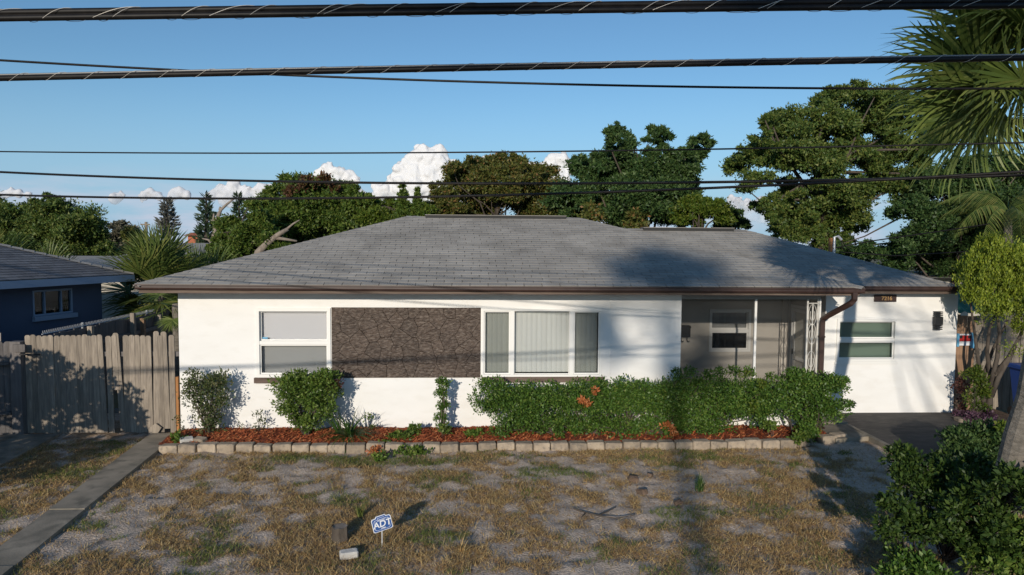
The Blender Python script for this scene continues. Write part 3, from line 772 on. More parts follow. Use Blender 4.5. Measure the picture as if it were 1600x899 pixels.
# downspout with two elbows
def rect_tube(mb, pts, a, b):
    pts = [Vector(p) for p in pts]; base = len(mb.v); n = len(pts)
    for i, p in enumerate(pts):
        t = (pts[min(i+1, n-1)] - pts[max(i-1, 0)]).normalized()
        s_ = t.cross(Vector((0, 1, 0))).normalized(); q = t.cross(s_).normalized()
        for (u_, v_) in ((-a, -b), (a, -b), (a, b), (-a, b)): mb.v.append(tuple(p + s_*u_ + q*v_))
    for i in range(n-1):
        for k in range(4): mb.f.append((base+i*4+k, base+i*4+(k+1)%4, base+(i+1)*4+(k+1)%4, base+(i+1)*4+k))
    mb.f += [(base, base+1, base+2, base+3), (base+n*4-1, base+n*4-2, base+n*4-3, base+n*4-4)]
ds = MB(); rect_tube(ds, [(6.44, 11.43, 2.55), (6.44, 11.43, 2.43), (6.40, 11.46, 2.36), (6.20, 11.85, 2.10), (6.155, 11.93, 2.03), (6.15, 11.94, 1.93), (6.15, 11.94, 0.15), (6.15, 11.90, 0.08), (6.17, 11.80, 0.05)], 0.04, 0.03)
down = ds.build('downspout', m_brownpaint, house)
MB().box(6.10, 6.20, 11.905, 11.99, 1.70, 1.73).build('strap', m_brownpaint, down)
# porch: posts, screens, iron corner column, door
MB().box(4.945, 4.985, HY + 0.02, HY + 0.06, 0.47, 2.38).build('porch_post', m_trimwhite, house)
MB().box(6.118, 6.15, HY - 0.004, HY + 0.05, 0.47, 2.38).build('porch_post', m_trimwhite, house)
MB().box(6.13, 6.15, 12.5, 12.54, 0.47, 2.46).build('porch_post', m_trimwhite, house)
m_screen, _t = _new('insect screen')
_o = _t.nodes.new('ShaderNodeOutputMaterial'); _a = _t.nodes.new('ShaderNodeBsdfTransparent'); _d = _t.nodes.new('ShaderNodeBsdfDiffuse'); _d.inputs[0].default_value = (0.05, 0.05, 0.05, 1)
_m = _t.nodes.new('ShaderNodeMixShader'); _m.inputs[0].default_value = 0.34
_t.links.new(_a.outputs[0], _m.inputs[1]); _t.links.new(_d.outputs[0], _m.inputs[2]); _t.links.new(_m.outputs[0], _o.inputs['Surface'])
for (a, b) in ((HX1 + 0.002, 4.944), (4.986, 5.894)):
    MB().quad((a, HY + 0.045, 0.472), (b, HY + 0.045, 0.472), (b, HY + 0.045, 2.379), (a, HY + 0.045, 2.379)).build('screen_panel', m_screen, house)
MB().quad((6.14, HY + 0.15, 0.472), (6.79, 13.07, 0.472), (6.79, 13.07, 2.379), (6.14, HY + 0.15, 2.379)).build('screen_panel', m_screen, house)
ic = MB()
ic.box(5.895, 5.92, HY + 0.0, HY + 0.025, 0.47, 2.38); ic.box(6.085, 6.11, HY + 0.0, HY + 0.025, 0.47, 2.38)
ic.box(5.92, 6.085, HY + 0.004, HY + 0.022, 2.30, 2.32)
ic.box(5.993, 6.013, HY + 0.004, HY + 0.022, 0.47, 2.30)
iron = ic.build('iron_column', m_iron, house)
sc_ = MB()
for zc in (0.75, 1.25, 1.75, 2.1):
    for sgn in (-1, 1):
        pts = [(6.003 + sgn*0.075*math.sin(t)*(1 if t < 3.2 else 0.6), HY + 0.012, zc + 0.19*math.cos(t)*(1 if t < 3.2 else .55)) for t in np.linspace(0.1, 5.4, 16)]
        sc_.tube(pts, 0.006, 4)
sc_.build('scroll', m_iron, iron)
dr = MB()
dr.box(6.78, 6.82, 13.78, 13.84, 0.1, 2.08); dr.box(6.78, 6.82, 14.49, 14.55, 0.1, 2.08); dr.box(6.78, 6.82, 13.84, 14.49, 2.02, 2.08)
door = MB().box(6.84, 6.88, 13.84, 14.49, 0.1, 2.02).build('door', m_doorcol, house)
dr.build('door_frame', m_trimwhite, door)
st = MB(); 
for z_ in (0.12, 0.9, 1.93): st.box(6.805, 6.838, 13.90, 14.43, z_, z_ + 0.07)
st.box(6.805, 6.838, 13.845, 13.90, 0.12, 2.0); st.box(6.805, 6.838, 14.43, 14.485, 0.12, 2.0)
st.build('screen_door', m_trimwhite, door)
MB().box(6.78, 6.80, 14.42, 14.45, 1.0, 1.12).build('handle', m_blackmetal, door)
MB().box(6.60, 6.66, 14.56, 14.598, 0.1, 2.2).box(6.74, 6.78, 14.56, 14.598, 0.1, 2.2).build('porch_corner_trim', m_porch, house)

# things hung on the house
t = empty('mailbox', (4.42, 14.58, 1.45), 'black wall mailbox with hook beneath on the shaded porch wall', 'mailbox')
MB().box(4.29, 4.56, 14.50, 14.598, 1.36, 1.56).build('body', m_black, t)
MB().prism([(4.28, 1.562), (4.57, 1.562), (4.56, 1.60), (4.54, 1.615), (4.31, 1.615), (4.29, 1.60)], 14.48, 14.598).build('lid', m_black, t)
for x_ in (4.36, 4.49):
    MB().tube([(x_, 14.52, 1.36), (x_, 14.52, 1.30), (x_ + .012, 14.50, 1.265), (x_ + .035, 14.49, 1.26), (x_ + .045, 14.49, 1.285)], 0.010, 5).build('hook', m_black, t)
t = empty('wall_light', (9.035, 13.05, 1.89), 'black louvred wall light near the right end of the wing', 'light')
MB().box(8.97, 9.10, 13.06, 13.078, 1.70, 2.08).build('back_plate', m_trimwhite, t)
MB().bevbox(8.955, 9.115, 12.955, 13.058, 1.81, 1.975, 0.012).build('housing', m_blackmetal, t)
for z_ in (1.715, 1.75, 1.783, 1.99, 2.022, 2.056):
    MB().bevbox(8.962, 9.108, 12.96, 13.058, z_, z_ + 0.02, 0.006).build('louvre', m_blackmetal, t)
t = empty('house_number', (7.95, 13.06, 2.33), 'dark plaque with small pale digits under the wing eave', 'sign')
MB().box(7.76, 8.20, 13.045, 13.078, 2.26, 2.40).build('plaque', m_brownpaint, t)
def text_mesh(s_, size, ext, M4, name, mat, parent, shear=0.0):
    cu = bpy.data.curves.new(name, 'FONT'); cu.body = s_; cu.size = size; cu.extrude = ext; cu.align_x = 'CENTER'; cu.align_y = 'CENTER'; cu.shear = shear; cu.offset = size * 0.018
    o = bpy.data.objects.new(name, cu); sc.collection.objects.link(o)
    me = bpy.data.meshes.new_from_object(o); bpy.data.objects.remove(o)
    me.transform(Matrix.Translation(-ORG[parent]) @ M4); me.materials.clear(); me.materials.append(mat)
    o = bpy.data.objects.new(name, me); link(o, parent, ORG[parent]); return o
RX90 = Matrix.Rotation(R(90), 4, 'X')
text_mesh('7216', 0.11, 0.004, Matrix.Translation((8.0, 13.042, 2.325)) @ RX90, 'numerals', m_gold, t)

# ------------------------------------------------------------------ planting bed
bed_edge = [(-5.08, 10.93), (-0.58, 10.90), (5.3, 11.0)]
def bed_front(x): return np.interp(x, [-5.1, -0.6, 5.3, 6.1], [11.03, 11.0, 11.1, 11.35])
nx, ny = 180, 22
bx = np.linspace(-5.15, 6.05, nx)
VV = []
for j in range(ny):
    tt = j / (ny - 1)
    yb = bed_front(bx) * (1 - tt) + 12.005 * tt
    zz = 0.075 + 0.05 * np.sin(np.pi * min(1, tt * 1.1)) * np.where(bx < 1, 1, 0.5) + 0.06 * (fbm(bx * 3.5, yb * 5, 61, 4) - 0.5)
    VV.append(np.stack([bx, yb, zz], 1))
V = np.concatenate(VV)
idx = np.arange(nx * ny).reshape(ny, nx)
F = np.stack([idx[:-1, :-1].ravel(), idx[:-1, 1:].ravel(), idx[1:, 1:].ravel(), idx[1:, :-1].ravel()], 1)
np_obj('planting_bed', V, F, m_mulch, smooth=True, kind='structure')
r_ = np.random.default_rng(8)
n = 16000
x = r_.uniform(-5.1, 6.0, n); tt = r_.random(n); y = bed_front(x) * (1 - tt) + 11.98 * tt
keep = r_.random(n) < np.where(x < 1.2, 1.0, 0.35); x, y, tt = x[keep], y[keep], tt[keep]; n = len(x)
z = 0.085 + 0.05 * np.sin(np.pi * np.minimum(1, tt * 1.1)) * np.where(x < 1, 1, 0.5) + 0.06 * (fbm(x * 3.5, y * 5, 61, 4) - 0.5)
a = r_.uniform(0, np.pi, n); ln = r_.uniform(0.015, 0.05, n); wd = r_.uniform(0.004, 0.010, n); tl = r_.uniform(-0.7, 0.7, n)
dx, dy, dz = np.cos(a) * ln, np.sin(a) * ln, np.sin(tl) * ln; ex, ey = -np.sin(a) * wd, np.cos(a) * wd
V = np.stack([np.stack([x-dx-ex, y-dy-ey, z-dz], 1), np.stack([x+dx-ex, y+dy-ey, z+dz], 1), np.stack([x+dx+ex, y+dy+ey, z+dz+0.008], 1), np.stack([x-dx+ex, y-dy+ey, z-dz+0.008], 1)], 1).reshape(-1, 3)
np_obj('mulch', V, np.arange(4 * n).reshape(-1, 4), m_chip, kind='stuff', label='red bark mulch heaped in the bed along the house wall', cat='mulch')

edging = empty('garden_edging', (0, 10.95, 0), 'low row of tan concrete blocks edging the mulch bed', 'edging')
rs = random.Random(4)
def block(x, y, rot, ln, h, zoff=0.0):
    mb = MB(); c = 0.014; d = 0.085
    mb.bevbox(-ln/2, ln/2, -d, d, 0, h, c)
    for i in range(len(mb.v)):
        p = mb.v[i]
        mb.v[i] = (p[0] + rs.uniform(-.005, .005), p[1] + rs.uniform(-.006, .006), p[2] + (rs.uniform(-.005, .005) if p[2] > 0.02 else -0.03))
    mb.xf(Matrix.Translation((x, y, zoff)) @ Matrix.Rotation(rot, 4, 'Z') @ Matrix.Rotation(rs.uniform(-.04, .04), 4, 'Y'))
    mb.build('edging_block', m_block, edging)
x = -5.06
while x < 5.2:
    ln = rs.uniform(0.285, 0.31)
    if abs(x + ln/2 + 0.62) < 0.12: x += 0.07
    yb = float(np.interp(x, [-5.1, -0.6, 5.3], [10.95, 10.92, 11.0])) + rs.uniform(-.012, .012)
    block(x + ln/2, yb + rs.uniform(-.012, .012), rs.uniform(-.06, .06), ln - rs.uniform(0.006, 0.022), rs.uniform(0.10, 0.13)); x += ln
for (px_, py_, rt) in ((5.45, 11.1, 0.6), (5.62, 11.28, 0.9), (5.95, 11.25, 0.2), (6.2, 11.36, 0.3)): block(px_, py_, rt, 0.28, 0.11)
for k, (x_, rt, lb) in enumerate(((-4.75, 0.5, 'white stone block set askew behind the edging at left'), (-4.53, -0.4, 'pinkish flat block leaning in the mulch under the airy shrub'))):
    mb = MB().bevbox(-0.10, 0.10, -0.06, 0.06, 0.0, 0.07, 0.01); mb.xf(Matrix.Translation((x_, 11.16, 0.09)) @ Matrix.Rotation(rt, 4, 'Z') @ Matrix.Rotation(0.2, 4, 'X'))
    mb.build('loose_block', m_whitestone if k == 0 else m_block, label=lb, cat='block', org=(x_, 11.16, 0.09))

# ------------------------------------------------------------------ vegetation
def unit(r_, n):
    v = r_.normal(size=(n, 3)); return v / np.linalg.norm(v, axis=1)[:, None]
def leaf_quads(P, A, size, aspect, r_, fold=0.25):
    """one folded lens-shaped quad per leaf, at P along axis A"""
    n = len(P); A = A / (np.linalg.norm(A, axis=1)[:, None] + 1e-9)
    B = np.cross(A, unit(r_, n)); B /= (np.linalg.norm(B, axis=1)[:, None] + 1e-9); C = np.cross(A, B)
    s_ = (size * r_.uniform(0.5, 1.4, n))[:, None]; w_ = s_ * aspect * 0.5
    V = np.stack([P, P + A*s_*0.45 + B*w_ + C*w_*fold, P + A*s_, P + A*s_*0.45 - B*w_ + C*w_*fold], 1).reshape(-1, 3)
    return V, np.arange(4 * n).reshape(-1, 4)
def leaf_tris(P, A, size, aspect, r_):
    """one pointed leaf triangle per point, for trees too far off to show more"""
    n = len(P); A = A / (np.linalg.norm(A, axis=1)[:, None] + 1e-9)
    B = np.cross(A, unit(r_, n)); B /= (np.linalg.norm(B, axis=1)[:, None] + 1e-9)
    s_ = (size * r_.uniform(0.5, 1.4, n))[:, None]; w_ = s_ * aspect * 0.5
    return np.stack([P - B*w_, P + B*w_, P + A*s_], 1).reshape(-1, 3), np.arange(3 * n).reshape(-1, 3)
def crown_points(lobes, n, seed, sub=16, subr=0.36, zsq=0.8, fill=0.25, up=0.3, soft=False):
    """leaf positions and axes in small uneven clumps that cover each lobe; returns clump centres too"""
    r_ = np.random.default_rng(seed)
    Pl, Al, Cl = [], [], []
    wts = np.array([l[1][0] * l[1][2] for l in lobes]); wts = wts / wts.sum()
    for (c, rad), wt in zip(lobes, wts):
        c = np.array(c); rad = np.array(rad); k = max(3, int(sub))
        d = unit(r_, k); d[:, 2] = np.where(d[:, 2] < -0.5, -d[:, 2], d[:, 2])
        ctr = c + d * rad * (r_.uniform(0.2, 1.08, k) if soft else r_.uniform(0.45, 0.88, k))[:, None]
        sr = rad.mean() * subr * (r_.uniform(0.4, 1.6, k) if soft else r_.uniform(0.65, 1.35, k))
        m = max(4, int(n * wt))
        if soft:
            pw = sr ** 1.6; j = r_.choice(k, m, p=pw / pw.sum())
            sq = np.stack([r_.uniform(0.7, 1.5, k), r_.uniform(0.7, 1.5, k), r_.uniform(0.35, 0.9, k)], 1)
            e = r_.normal(size=(m, 3)) * 0.52
            P = ctr[j] + e * sr[j][:, None] * sq[j]
            A = 0.8 * e + 0.8 * r_.normal(size=(m, 3)); A[:, 2] += up
        else:
            j = r_.integers(0, k, m)
            e = unit(r_, m); rr = sr[j] * np.where(r_.random(m) < fill, r_.uniform(0.15, 1.35, m), r_.uniform(0.7, 1.1, m))
            P = ctr[j] + e * rr[:, None] * np.array([1, 1, zsq])
            A = e + 0.7 * r_.normal(size=(m, 3)); A[:, 2] += up
        Pl.append(P); Al.append(A); Cl += [tuple(q) for q in ctr]
    return np.concatenate(Pl), np.concatenate(Al), Cl
def branchwork(base, top, rad, targets, seed, k=14, sides=6, mat_r=0.35):
    """a tapered bent trunk from base to top and limbs to some of the clumps"""
    rr = random.Random(seed); mb = MB(); base, top = Vector(base), Vector(top)
    pts = [base.lerp(top, i / 5) + Vector((rr.uniform(-1, 1), rr.uniform(-1, 1), 0)) * rad * (0.6 if 0 < i < 5 else 0) for i in range(6)]
    mb.tube(pts, [rad * (1.15 - 0.11 * i) for i in range(6)], 8)
    tg = list(targets); rr.shuffle(tg)
    for q in tg[:k]:
        q = Vector(q); s_ = pts[rr.choice((2, 3, 4, 5))]
        m1 = s_.lerp(q, 0.4) + Vector((rr.uniform(-.2, .2), rr.uniform(-.2, .2), rr.uniform(0, .25))) * (q - s_).length * 0.5
        m2 = s_.lerp(q, 0.75) + Vector((rr.uniform(-.1, .1), rr.uniform(-.1, .1), rr.uniform(0, .15))) * (q - s_).length * 0.5
        r0 = rad * mat_r
        mb.tube([s_, m1, m2, q], [r0, r0 * 0.75, r0 * 0.5, r0 * 0.2], 5)
    return mb
def pxl(circs, Y, seed, depth=1.0, jit=0.5):
    """lobes from circles of the photograph set at depth Y (metres), with real depth and a scatter in depth"""
    rr = random.Random(seed); out = []
    for (px, py, rp) in circs:
        y = Y + rr.uniform(-jit, jit); c = at(px, py, y); r0 = rp * y / FPX
        out.append(((c.x, c.y, c.z), (r0, r0 * depth, r0)))
    return out
def tree(name, circs, Y, leafm, n, leaf, seed, label, cat='tree', trunk=None, rad=0.22, bark=None, jit=1.2, sub=14, subr=0.34, aspect=0.55, extra=None, k=18, group=None, depth=1.1, zsq=0.75):
    _rr = random.Random(seed + 99); sat = []
    for (px, py, rp) in circs:
        for _ in range(3 if rp > 13 else 1):
            a = _rr.uniform(-0.6, 3.75); q = _rr.uniform(0.8, 1.22); sat.append((px + math.cos(a) * rp * q, py - math.sin(a) * rp * q * 0.9, rp * _rr.uniform(0.2, 0.45)))
    lobes = pxl(list(circs) + sat, Y, seed, depth, jit)
    xs = [l[0][0] for l in lobes]; zs = [l[0][2] for l in lobes]
    cx = sum(xs) / len(xs) if trunk is None else trunk
    t = empty(name, (cx, Y, 0), label, cat, group)
    P, A, C = crown_points(lobes, int(n * 4.6), seed, int(sub * 1.5), subr * 1.0, zsq, 0.65, soft=True)
    V, F = leaf_tris(P, A, leaf * 0.5, aspect * 1.25, np.random.default_rng(seed + 1))
    np_obj('crown', V, F, leafm, t)
    zt = min(zs) + 0.45 * (max(zs) - min(zs))
    branchwork((cx, Y, -0.2), (sum(xs) / len(xs), Y, zt), rad * 0.8, C, seed, k, mat_r=0.24).build('trunk', bark or m_bark, t, smooth=True)
    if extra:
        for (nm, cc, mm, nn, ll) in extra:
            P, A, _ = crown_points(pxl(cc, Y - 0.6, seed + 5, depth, jit), nn * 2, seed + 6, sub, subr, soft=True)
            V, F = leaf_quads(P, A, ll * 0.65, aspect, np.random.default_rng(seed + 7)); np_obj(nm, V, F, mm, t)
    return t

# --- background trees
tree('tree', [(20,345,26),(0,360,28),(33,368,26),(8,388,26),(-30,350,40)], 40, lf_oak, 11000, 0.26, 101, 'dark round tree at the far left edge behind the blue house roof', trunk=None)
tree('tree', [(73,328,20),(98,345,26),(125,357,26),(68,360,28),(142,372,20),(100,378,30),(60,385,25),(135,390,22),(30,392,22),(165,392,16)], 38, lf_oak, 22000, 0.25, 102, 'dark broad tree with rounded top left of the small grey tree')
tree('tree', [(185,360,12),(203,370,13),(190,376,14),(215,382,10),(170,385,14),(230,388,10),(205,390,18)], 46, lf_grey, 5000, 0.34, 103, 'small greyish olive tree beside the distant utility pole', extra=[('leaf_clump', [(206,372,12),(222,380,9)], lf_olive, 1500, 0.3)])
tree('oak_tree', [(450,305,26),(500,300,24),(530,318,32),(480,330,38),(560,332,28),(418,330,24),(402,322,12),(440,352,30),(520,352,40),(500,375,30),(592,348,20),(460,375,26),(555,360,26)], 30, lf_mid, 27000, 0.24, 104, 'bright green oak with reddish top patch behind the left roof slope', extra=[('dead_foliage', [(478,292,13),(503,284,11),(522,298,11),(455,302,10)], lf_rust, 1500, 0.24)], jit=1.5)
tree('oak_tree', [(362,362,18),(388,372,22),(402,348,14),(350,385,16),(375,392,20),(412,372,18),(395,322,9),(425,388,18),(345,398,16)], 26, lf_mid, 14000, 0.2, 105, 'low leafy green tree growing round the bare dead snag', jit=1)
tree('tree', [(575,325,14),(600,328,15),(590,348,22),(612,328,12),(640,335,14),(665,335,14),(610,350,20),(650,345,18)], 29, lf_yellow, 12000, 0.2, 106, 'yellow green bushy tree left of the narrow cypress', jit=1)
for k, (px, y0, y1, hw, lb) in enumerate(((629, 289, 350, 13, 'narrow pointed cypress rising before the biggest cloud'), (652, 295, 350, 10, 'slim shorter pointed cypress just right of the taller one'))):
    circ = [(px, y0 + (y1-y0)*q, max(3, hw * (0.25 + 0.75*q))) for q in np.linspace(0.05, 1, 7)]
    tree('cypress_tree', circ, 28, lf_mid, 3000, 0.2, 110 + k, lb, jit=0.1, rad=0.1, k=4, sub=8)
tree('oak_tree', [(740,265,18),(720,285,24),(690,305,16),(768,258,14),(800,264,20),(830,275,20),(760,290,30),(800,298,30),(840,300,26),(700,328,28),(750,330,35),(820,330,35),(855,328,25),(868,300,16),(680,335,16),(785,250,9),(862,272,12)], 31, lf_olive, 30000, 0.22, 112, 'broad olive brown oak behind the middle of the main roof', jit=1.5)
tree('tall_tree', [(950,209,8),(965,204,9),(978,211,8),(958,222,11),(985,226,9),(972,238,16),(956,243,13),(1018,207,8),(1034,208,9),(1045,216,7),(1028,222,9),(1012,219,6),(1035,232,8),(1085,222,8),(1100,219,9),(1108,227,7),(1088,236,10),(1074,241,9),(1098,242,8),(1060,252,16),(940,255,20),(905,262,16),(920,280,26),(960,272,24),(1000,280,26),(1040,275,24),(1072,272,20),(890,312,26),(940,315,35),(1000,315,38),(1050,312,32),(1078,292,16),(900,345,25),(970,345,30),(1040,345,30),(975,252,14),(1020,246,12),(1085,250,12),(995,258,14),(1045,248,12)], 27, lf_deep, 42000, 0.22, 113, 'tall dark green tree with tufted flat topped limbs behind the roof', jit=1.4, rad=0.3, k=30, sub=12, extra=[('leaf_clump', [(880,330,20),(920,345,22),(990,350,22)], lf_olive, 3000, .2)])
tree('tree', [(1085,322,16),(1108,335,22),(1085,345,20),(1128,342,14),(1062,340,18)], 25, lf_yellow, 9000, 0.18, 114, 'yellow green tree between the tall dark tree and the big oak', jit=0.8)
tree('tree', [(1150,345,14),(1140,332,8),(1132,352,12),(1160,352,8)], 27, lf_deep, 3000, 0.2, 115, 'small dark tree peeping over the wing ridge', jit=0.4, rad=0.1, k=6)
tree('oak_tree', [(1145,262,16),(1165,252,20),(1190,235,20),(1182,288,22),(1200,200,16),(1216,188,16),(1230,215,28),(1215,255,34),(1260,240,38),(1250,192,24),(1280,165,16),(1310,158,22),(1345,152,22),(1380,162,24),(1300,200,33),(1350,198,38),(1400,192,34),(1290,260,38),(1340,255,38),(1400,250,38),(1230,300,24),(1212,332,22),(1240,345,28),(1280,325,32),(1295,352,30),(1330,305,32),(1385,295,34),(1440,230,30),(1430,280,28),(1470,200,40),(1180,322,8),(1255,372,28),(1300,388,26),(1225,365,14),(1280,360,24),(1420,310,24),(1230,335,24),(1292,300,28),(1330,345,24)], 24, lf_oak, 62000, 0.18, 116, 'large spreading oak with ragged crown over the right wing', jit=1.8, rad=0.34, k=22, sub=13, subr=0.3)
tree('tree', [(1420,335,26),(1450,375,34),(1500,330,36),(1560,320,36),(1500,385,34),(1560,375,36),(1405,392,22),(1590,290,36),(1360,398,20),(1320,395,16),(1610,340,40),(1440,410,26),(1480,420,26),(1540,415,36),(1400,415,20),(1590,400,40),(1460,350,26),(1345,412,14),(1450,300,30),(1500,285,36),(1550,275,40),(1605,300,50),(1480,342,32),(1545,345,40),(1600,350,40)], 20, lf_deep, 56000, 0.16, 117, 'dense dark tree mass in shade behind the right wing corner', jit=1.2, k=26)

# dead snag
snag = empty('dead_tree', tuple(at(330, 395, 40).xy) + (0,), 'bare dead tree with pale forked trunk among the pines', 'tree')
def T(mb, pl, Y, r0, r1, sides=7): mb.tube([at(a, b, Y) for a, b in pl], list(np.linspace(r0, r1, len(pl))), sides)
mb = MB(); T(mb, [(330, 470), (332, 395), (335, 370), (338, 355), (340, 340), (345, 328), (356, 318), (368, 309)], 40, 0.22, 0.04)
mb.build('trunk', m_palebark, snag, smooth=True)
for pl, a, b in (([(337, 362), (334, 345), (334, 334)], 0.16, 0.04), ([(344, 328), (344, 323)], 0.1, 0.04), ([(333, 384), (326, 375), (316, 373)], 0.10, 0.03), ([(333, 388), (340, 382), (346, 386)], 0.08, 0.02), ([(331, 394), (326, 404), (318, 410)], 0.08, 0.03), ([(334, 346), (330, 344)], 0.07, 0.03)):
    mb = MB(); T(mb, pl, 40, a, b, 5); mb.build('limb', m_palebark, snag, smooth=True)
# leaning pale limb in front of the left oak
lg = empty('leaning_trunk', tuple(at(405, 392, 26).xy) + (0,), 'pale leaning tree trunk emerging above the left roof hip', 'tree')
mb = MB(); T(mb, [(396, 430), (404, 394), (418, 380), (436, 366), (450, 358)], 25.0, 0.17, 0.07); mb.build('trunk', m_palebark, lg, smooth=True)
mb = MB(); T(mb, [(430, 372), (446, 374), (464, 377)], 25.0, 0.07, 0.035); mb.build('limb', m_palebark, lg, smooth=True)
mb = MB(); T(mb, [(446, 360), (458, 350), (468, 344)], 25.0, 0.05, 0.02); mb.build('limb', m_palebark, lg, smooth=True)

# norfolk pines
def pine(px, y0, y1, hw, Y, mat, label, seed):
    rr = random.Random(seed); top = at(px, y0, Y); bot = at(px, y1, Y); k_ = Y / FPX
    t = empty('norfolk_pine', (top.x, Y, 0), label, 'tree')
    MB().tube([(top.x, Y, 0), (top.x, Y, bot.z), (top.x, Y, top.z)], [0.35, 0.25, 0.03], 6).build('trunk', m_bark, t)
    Pl, Al = [], []
    r_ = np.random.default_rng(seed)
    tiers = 17
    for i in range(tiers):
        q = i / (tiers - 1); z = top.z + (bot.z - top.z) * (0.03 + 0.97 * q); rad = hw * k_ * min(1, 0.22 + 1.2 * q ** 0.8)
        for b in range(9):
            a = rr.uniform(0, 6.28); ln = rad * rr.uniform(0.75, 1.1); m = int(4 + 8 * q)
            s_ = r_.uniform(0.1, 1, m); P = np.stack([top.x + np.cos(a) * ln * s_, Y + np.sin(a) * ln * s_, z - 0.10 * ln * s_ + 0.22 * ln * s_**2 + r_.normal(0, .05, m)], 1)
            A = np.stack([np.full(m, np.cos(a)), np.full(m, np.sin(a)), np.full(m, 0.7)], 1) + r_.normal(0, 0.4, (m, 3)); Pl.append(P); Al.append(A)
    V, F = leaf_quads(np.concatenate(Pl), np.concatenate(Al), 0.42, 0.3, r_)
    np_obj('crown', V, F, mat, t)
pine(261, 311, 372, 13, 62, lf_palepine, 'pale thin norfolk pine leftmost of the three pines', 31)
pine(322, 305, 385, 15, 55, lf_pine, 'dark norfolk pine standing beside the dead snag', 32)
pine(373, 304, 380, 11, 62, lf_pine, 'slender norfolk pine seen right of the forked dead snag', 33)

# --- shrubs near the house
def shrub(name, lobes, leafm, n, leaf, seed, label, base, cat='shrub', aspect=0.5, sub=12, subr=0.4, stems=5, up=0.4, fill=0.35, extra=None, stem_h=None, zsq=0.9, srad=0.012, stemm=None, group=None):
    t = empty(name, base, label, cat, group)
    P, A, C = crown_points(lobes, n, seed, sub, subr, zsq, fill, up)
    ok = P[:, 2] > base[2] + 0.01
    V, F = leaf_quads(P[ok], A[ok], leaf, aspect, np.random.default_rng(seed + 1))
    np_obj('foliage', V, F, leafm, t)
    rr = random.Random(seed); mb = MB(); C2 = list(C); rr.shuffle(C2)
    b = Vector(base)
    for q in C2[:stems]:
        q = Vector(q); s_ = Vector((b.x + (q.x - b.x) * 0.55 + rr.uniform(-.04, .04) if abs(q.x - b.x) > 0.5 else b.x + rr.uniform(-.05, .05), b.y + rr.uniform(-.04, .04), b.z - 0.03))
        mb.tube([s_, s_.lerp(q, 0.5) + Vector((rr.uniform(-.05, .05), rr.uniform(-.04, .04), 0.06)), q], [srad, srad * 0.75, srad * 0.35], 5)
    mb.build('stems', stemm or m_bark, t)
    if extra:
        for (nm, lb, mm, nn, ll) in extra:
            P, A, _ = crown_points(lb, nn, seed + 3, 4, 0.5); V, F = leaf_quads(P, A, ll, aspect, np.random.default_rng(seed + 4)); np_obj(nm, V, F, mm, t)
    return t
def el(px, py, rx, rz, Y, ry=None):
    c = at(px, py, Y); k_ = Y / FPX
    return ((c.x, c.y, c.z), (rx * k_, (ry if ry is not None else min(rx, rz) * k_), rz * k_))
shrub('shrub', [el(322,610,30,28,11.6,.22), el(315,640,24,30,11.6,.2), el(328,665,20,22,11.6,.18), el(345,600,18,20,11.6,.15), el(298,610,14,18,11.6,.12), el(300,585,10,8,11.6,.1), el(350,625,12,22,11.6,.12)], lf_dusty, 4200, 0.048, 201, 'airy upright shrub with loose twigs at the left wall corner', (-4.55, 11.6, 0.1), sub=12, subr=0.5, stems=30, fill=0.5, srad=0.008, zsq=1)
shrub('shrub', [el(402,652,10,14,11.75,.08), el(395,668,10,8,11.75,.08), el(412,665,8,10,11.75,.08)], lf_dusty, 150, 0.045, 202, 'tiny sparse sprig between airy shrub and round shrub', (-3.75, 11.75, 0.1), sub=5, stems=6, srad=0.004)
shrub('sprig', [el(376,668,4,12,11.8,.04)], lf_dusty, 30, 0.04, 212, 'thin single seedling just right of the airy shrub', (-4.02, 11.8, 0.1), sub=4, stems=2, srad=0.004, cat='plant')
shrub('sprig', [el(280,660,6,12,11.7,.05), el(286,672,6,8,11.7,.05)], lf_dusty, 90, 0.04, 213, 'small grey leaved seedling hard against the wall corner', (-4.95, 11.7, 0.08), sub=4, stems=4, srad=0.004, cat='plant')
shrub('shrub', [el(478,610,46,28,11.45,.34), el(455,605,32,24,11.45,.3), el(505,612,28,28,11.45,.3), el(470,635,38,28,11.45,.32), el(495,640,32,26,11.45,.3), el(482,662,24,16,11.45,.22), el(512,590,22,10,11.45,.2), el(465,660,18,14,11.45,.2)], lf_shrub, 15000, 0.05, 203, 'dense rounded green shrub under the left window', (-2.9, 11.45, 0.1), sub=16, subr=0.36, stems=12, extra=[('dry_leaves', [el(525,605,12,14,11.4,.1)], lf_redbrown, 120, 0.04)])
shrub('columnar_shrub', [el(690,602,13,9,11.45,.11), el(689,618,9,12,11.45,.09), el(692,638,9,12,11.45,.09), el(688,655,10,10,11.45,.09), el(689,672,7,10,11.45,.07)], lf_hedge, 3000, 0.036, 204, 'thin clipped column shrub standing alone before the wall', (-0.64, 11.45, 0.1), sub=7, subr=0.45, stems=7)
shrub('shrub', [el(575,655,8,10,11.7,.07), el(582,672,7,10,11.7,.06)], lf_shrub, 120, 0.05, 205, 'small sparse sprig right of the strappy plant', (-1.9, 11.7, 0.1), sub=5, stems=5, srad=0.004)
hl = [el(765,618,30,28,11.4,.36), el(760,640,22,18,11.4,.3)]
for px in range(790, 1210, 24):
    rr_ = random.Random(px); top = 592 if px < 900 else (586 if px < 1130 else 590)
    hl += [el(px, top + 31 + rr_.uniform(-3, 4), 28, 25, 11.4 + rr_.uniform(-.05, .05), .38), el(px, 640 + rr_.uniform(-4, 4), 28, 26, 11.4, .36)]
    if px < 1130: hl.append(el(px, 667 + rr_.uniform(-4, 4), 26, 18, 11.38, .3))
    if px > 1040: hl.append(el(px + rr_.uniform(-6, 6), 590 + rr_.uniform(-7, 6), 10, 11, 11.4, .13))
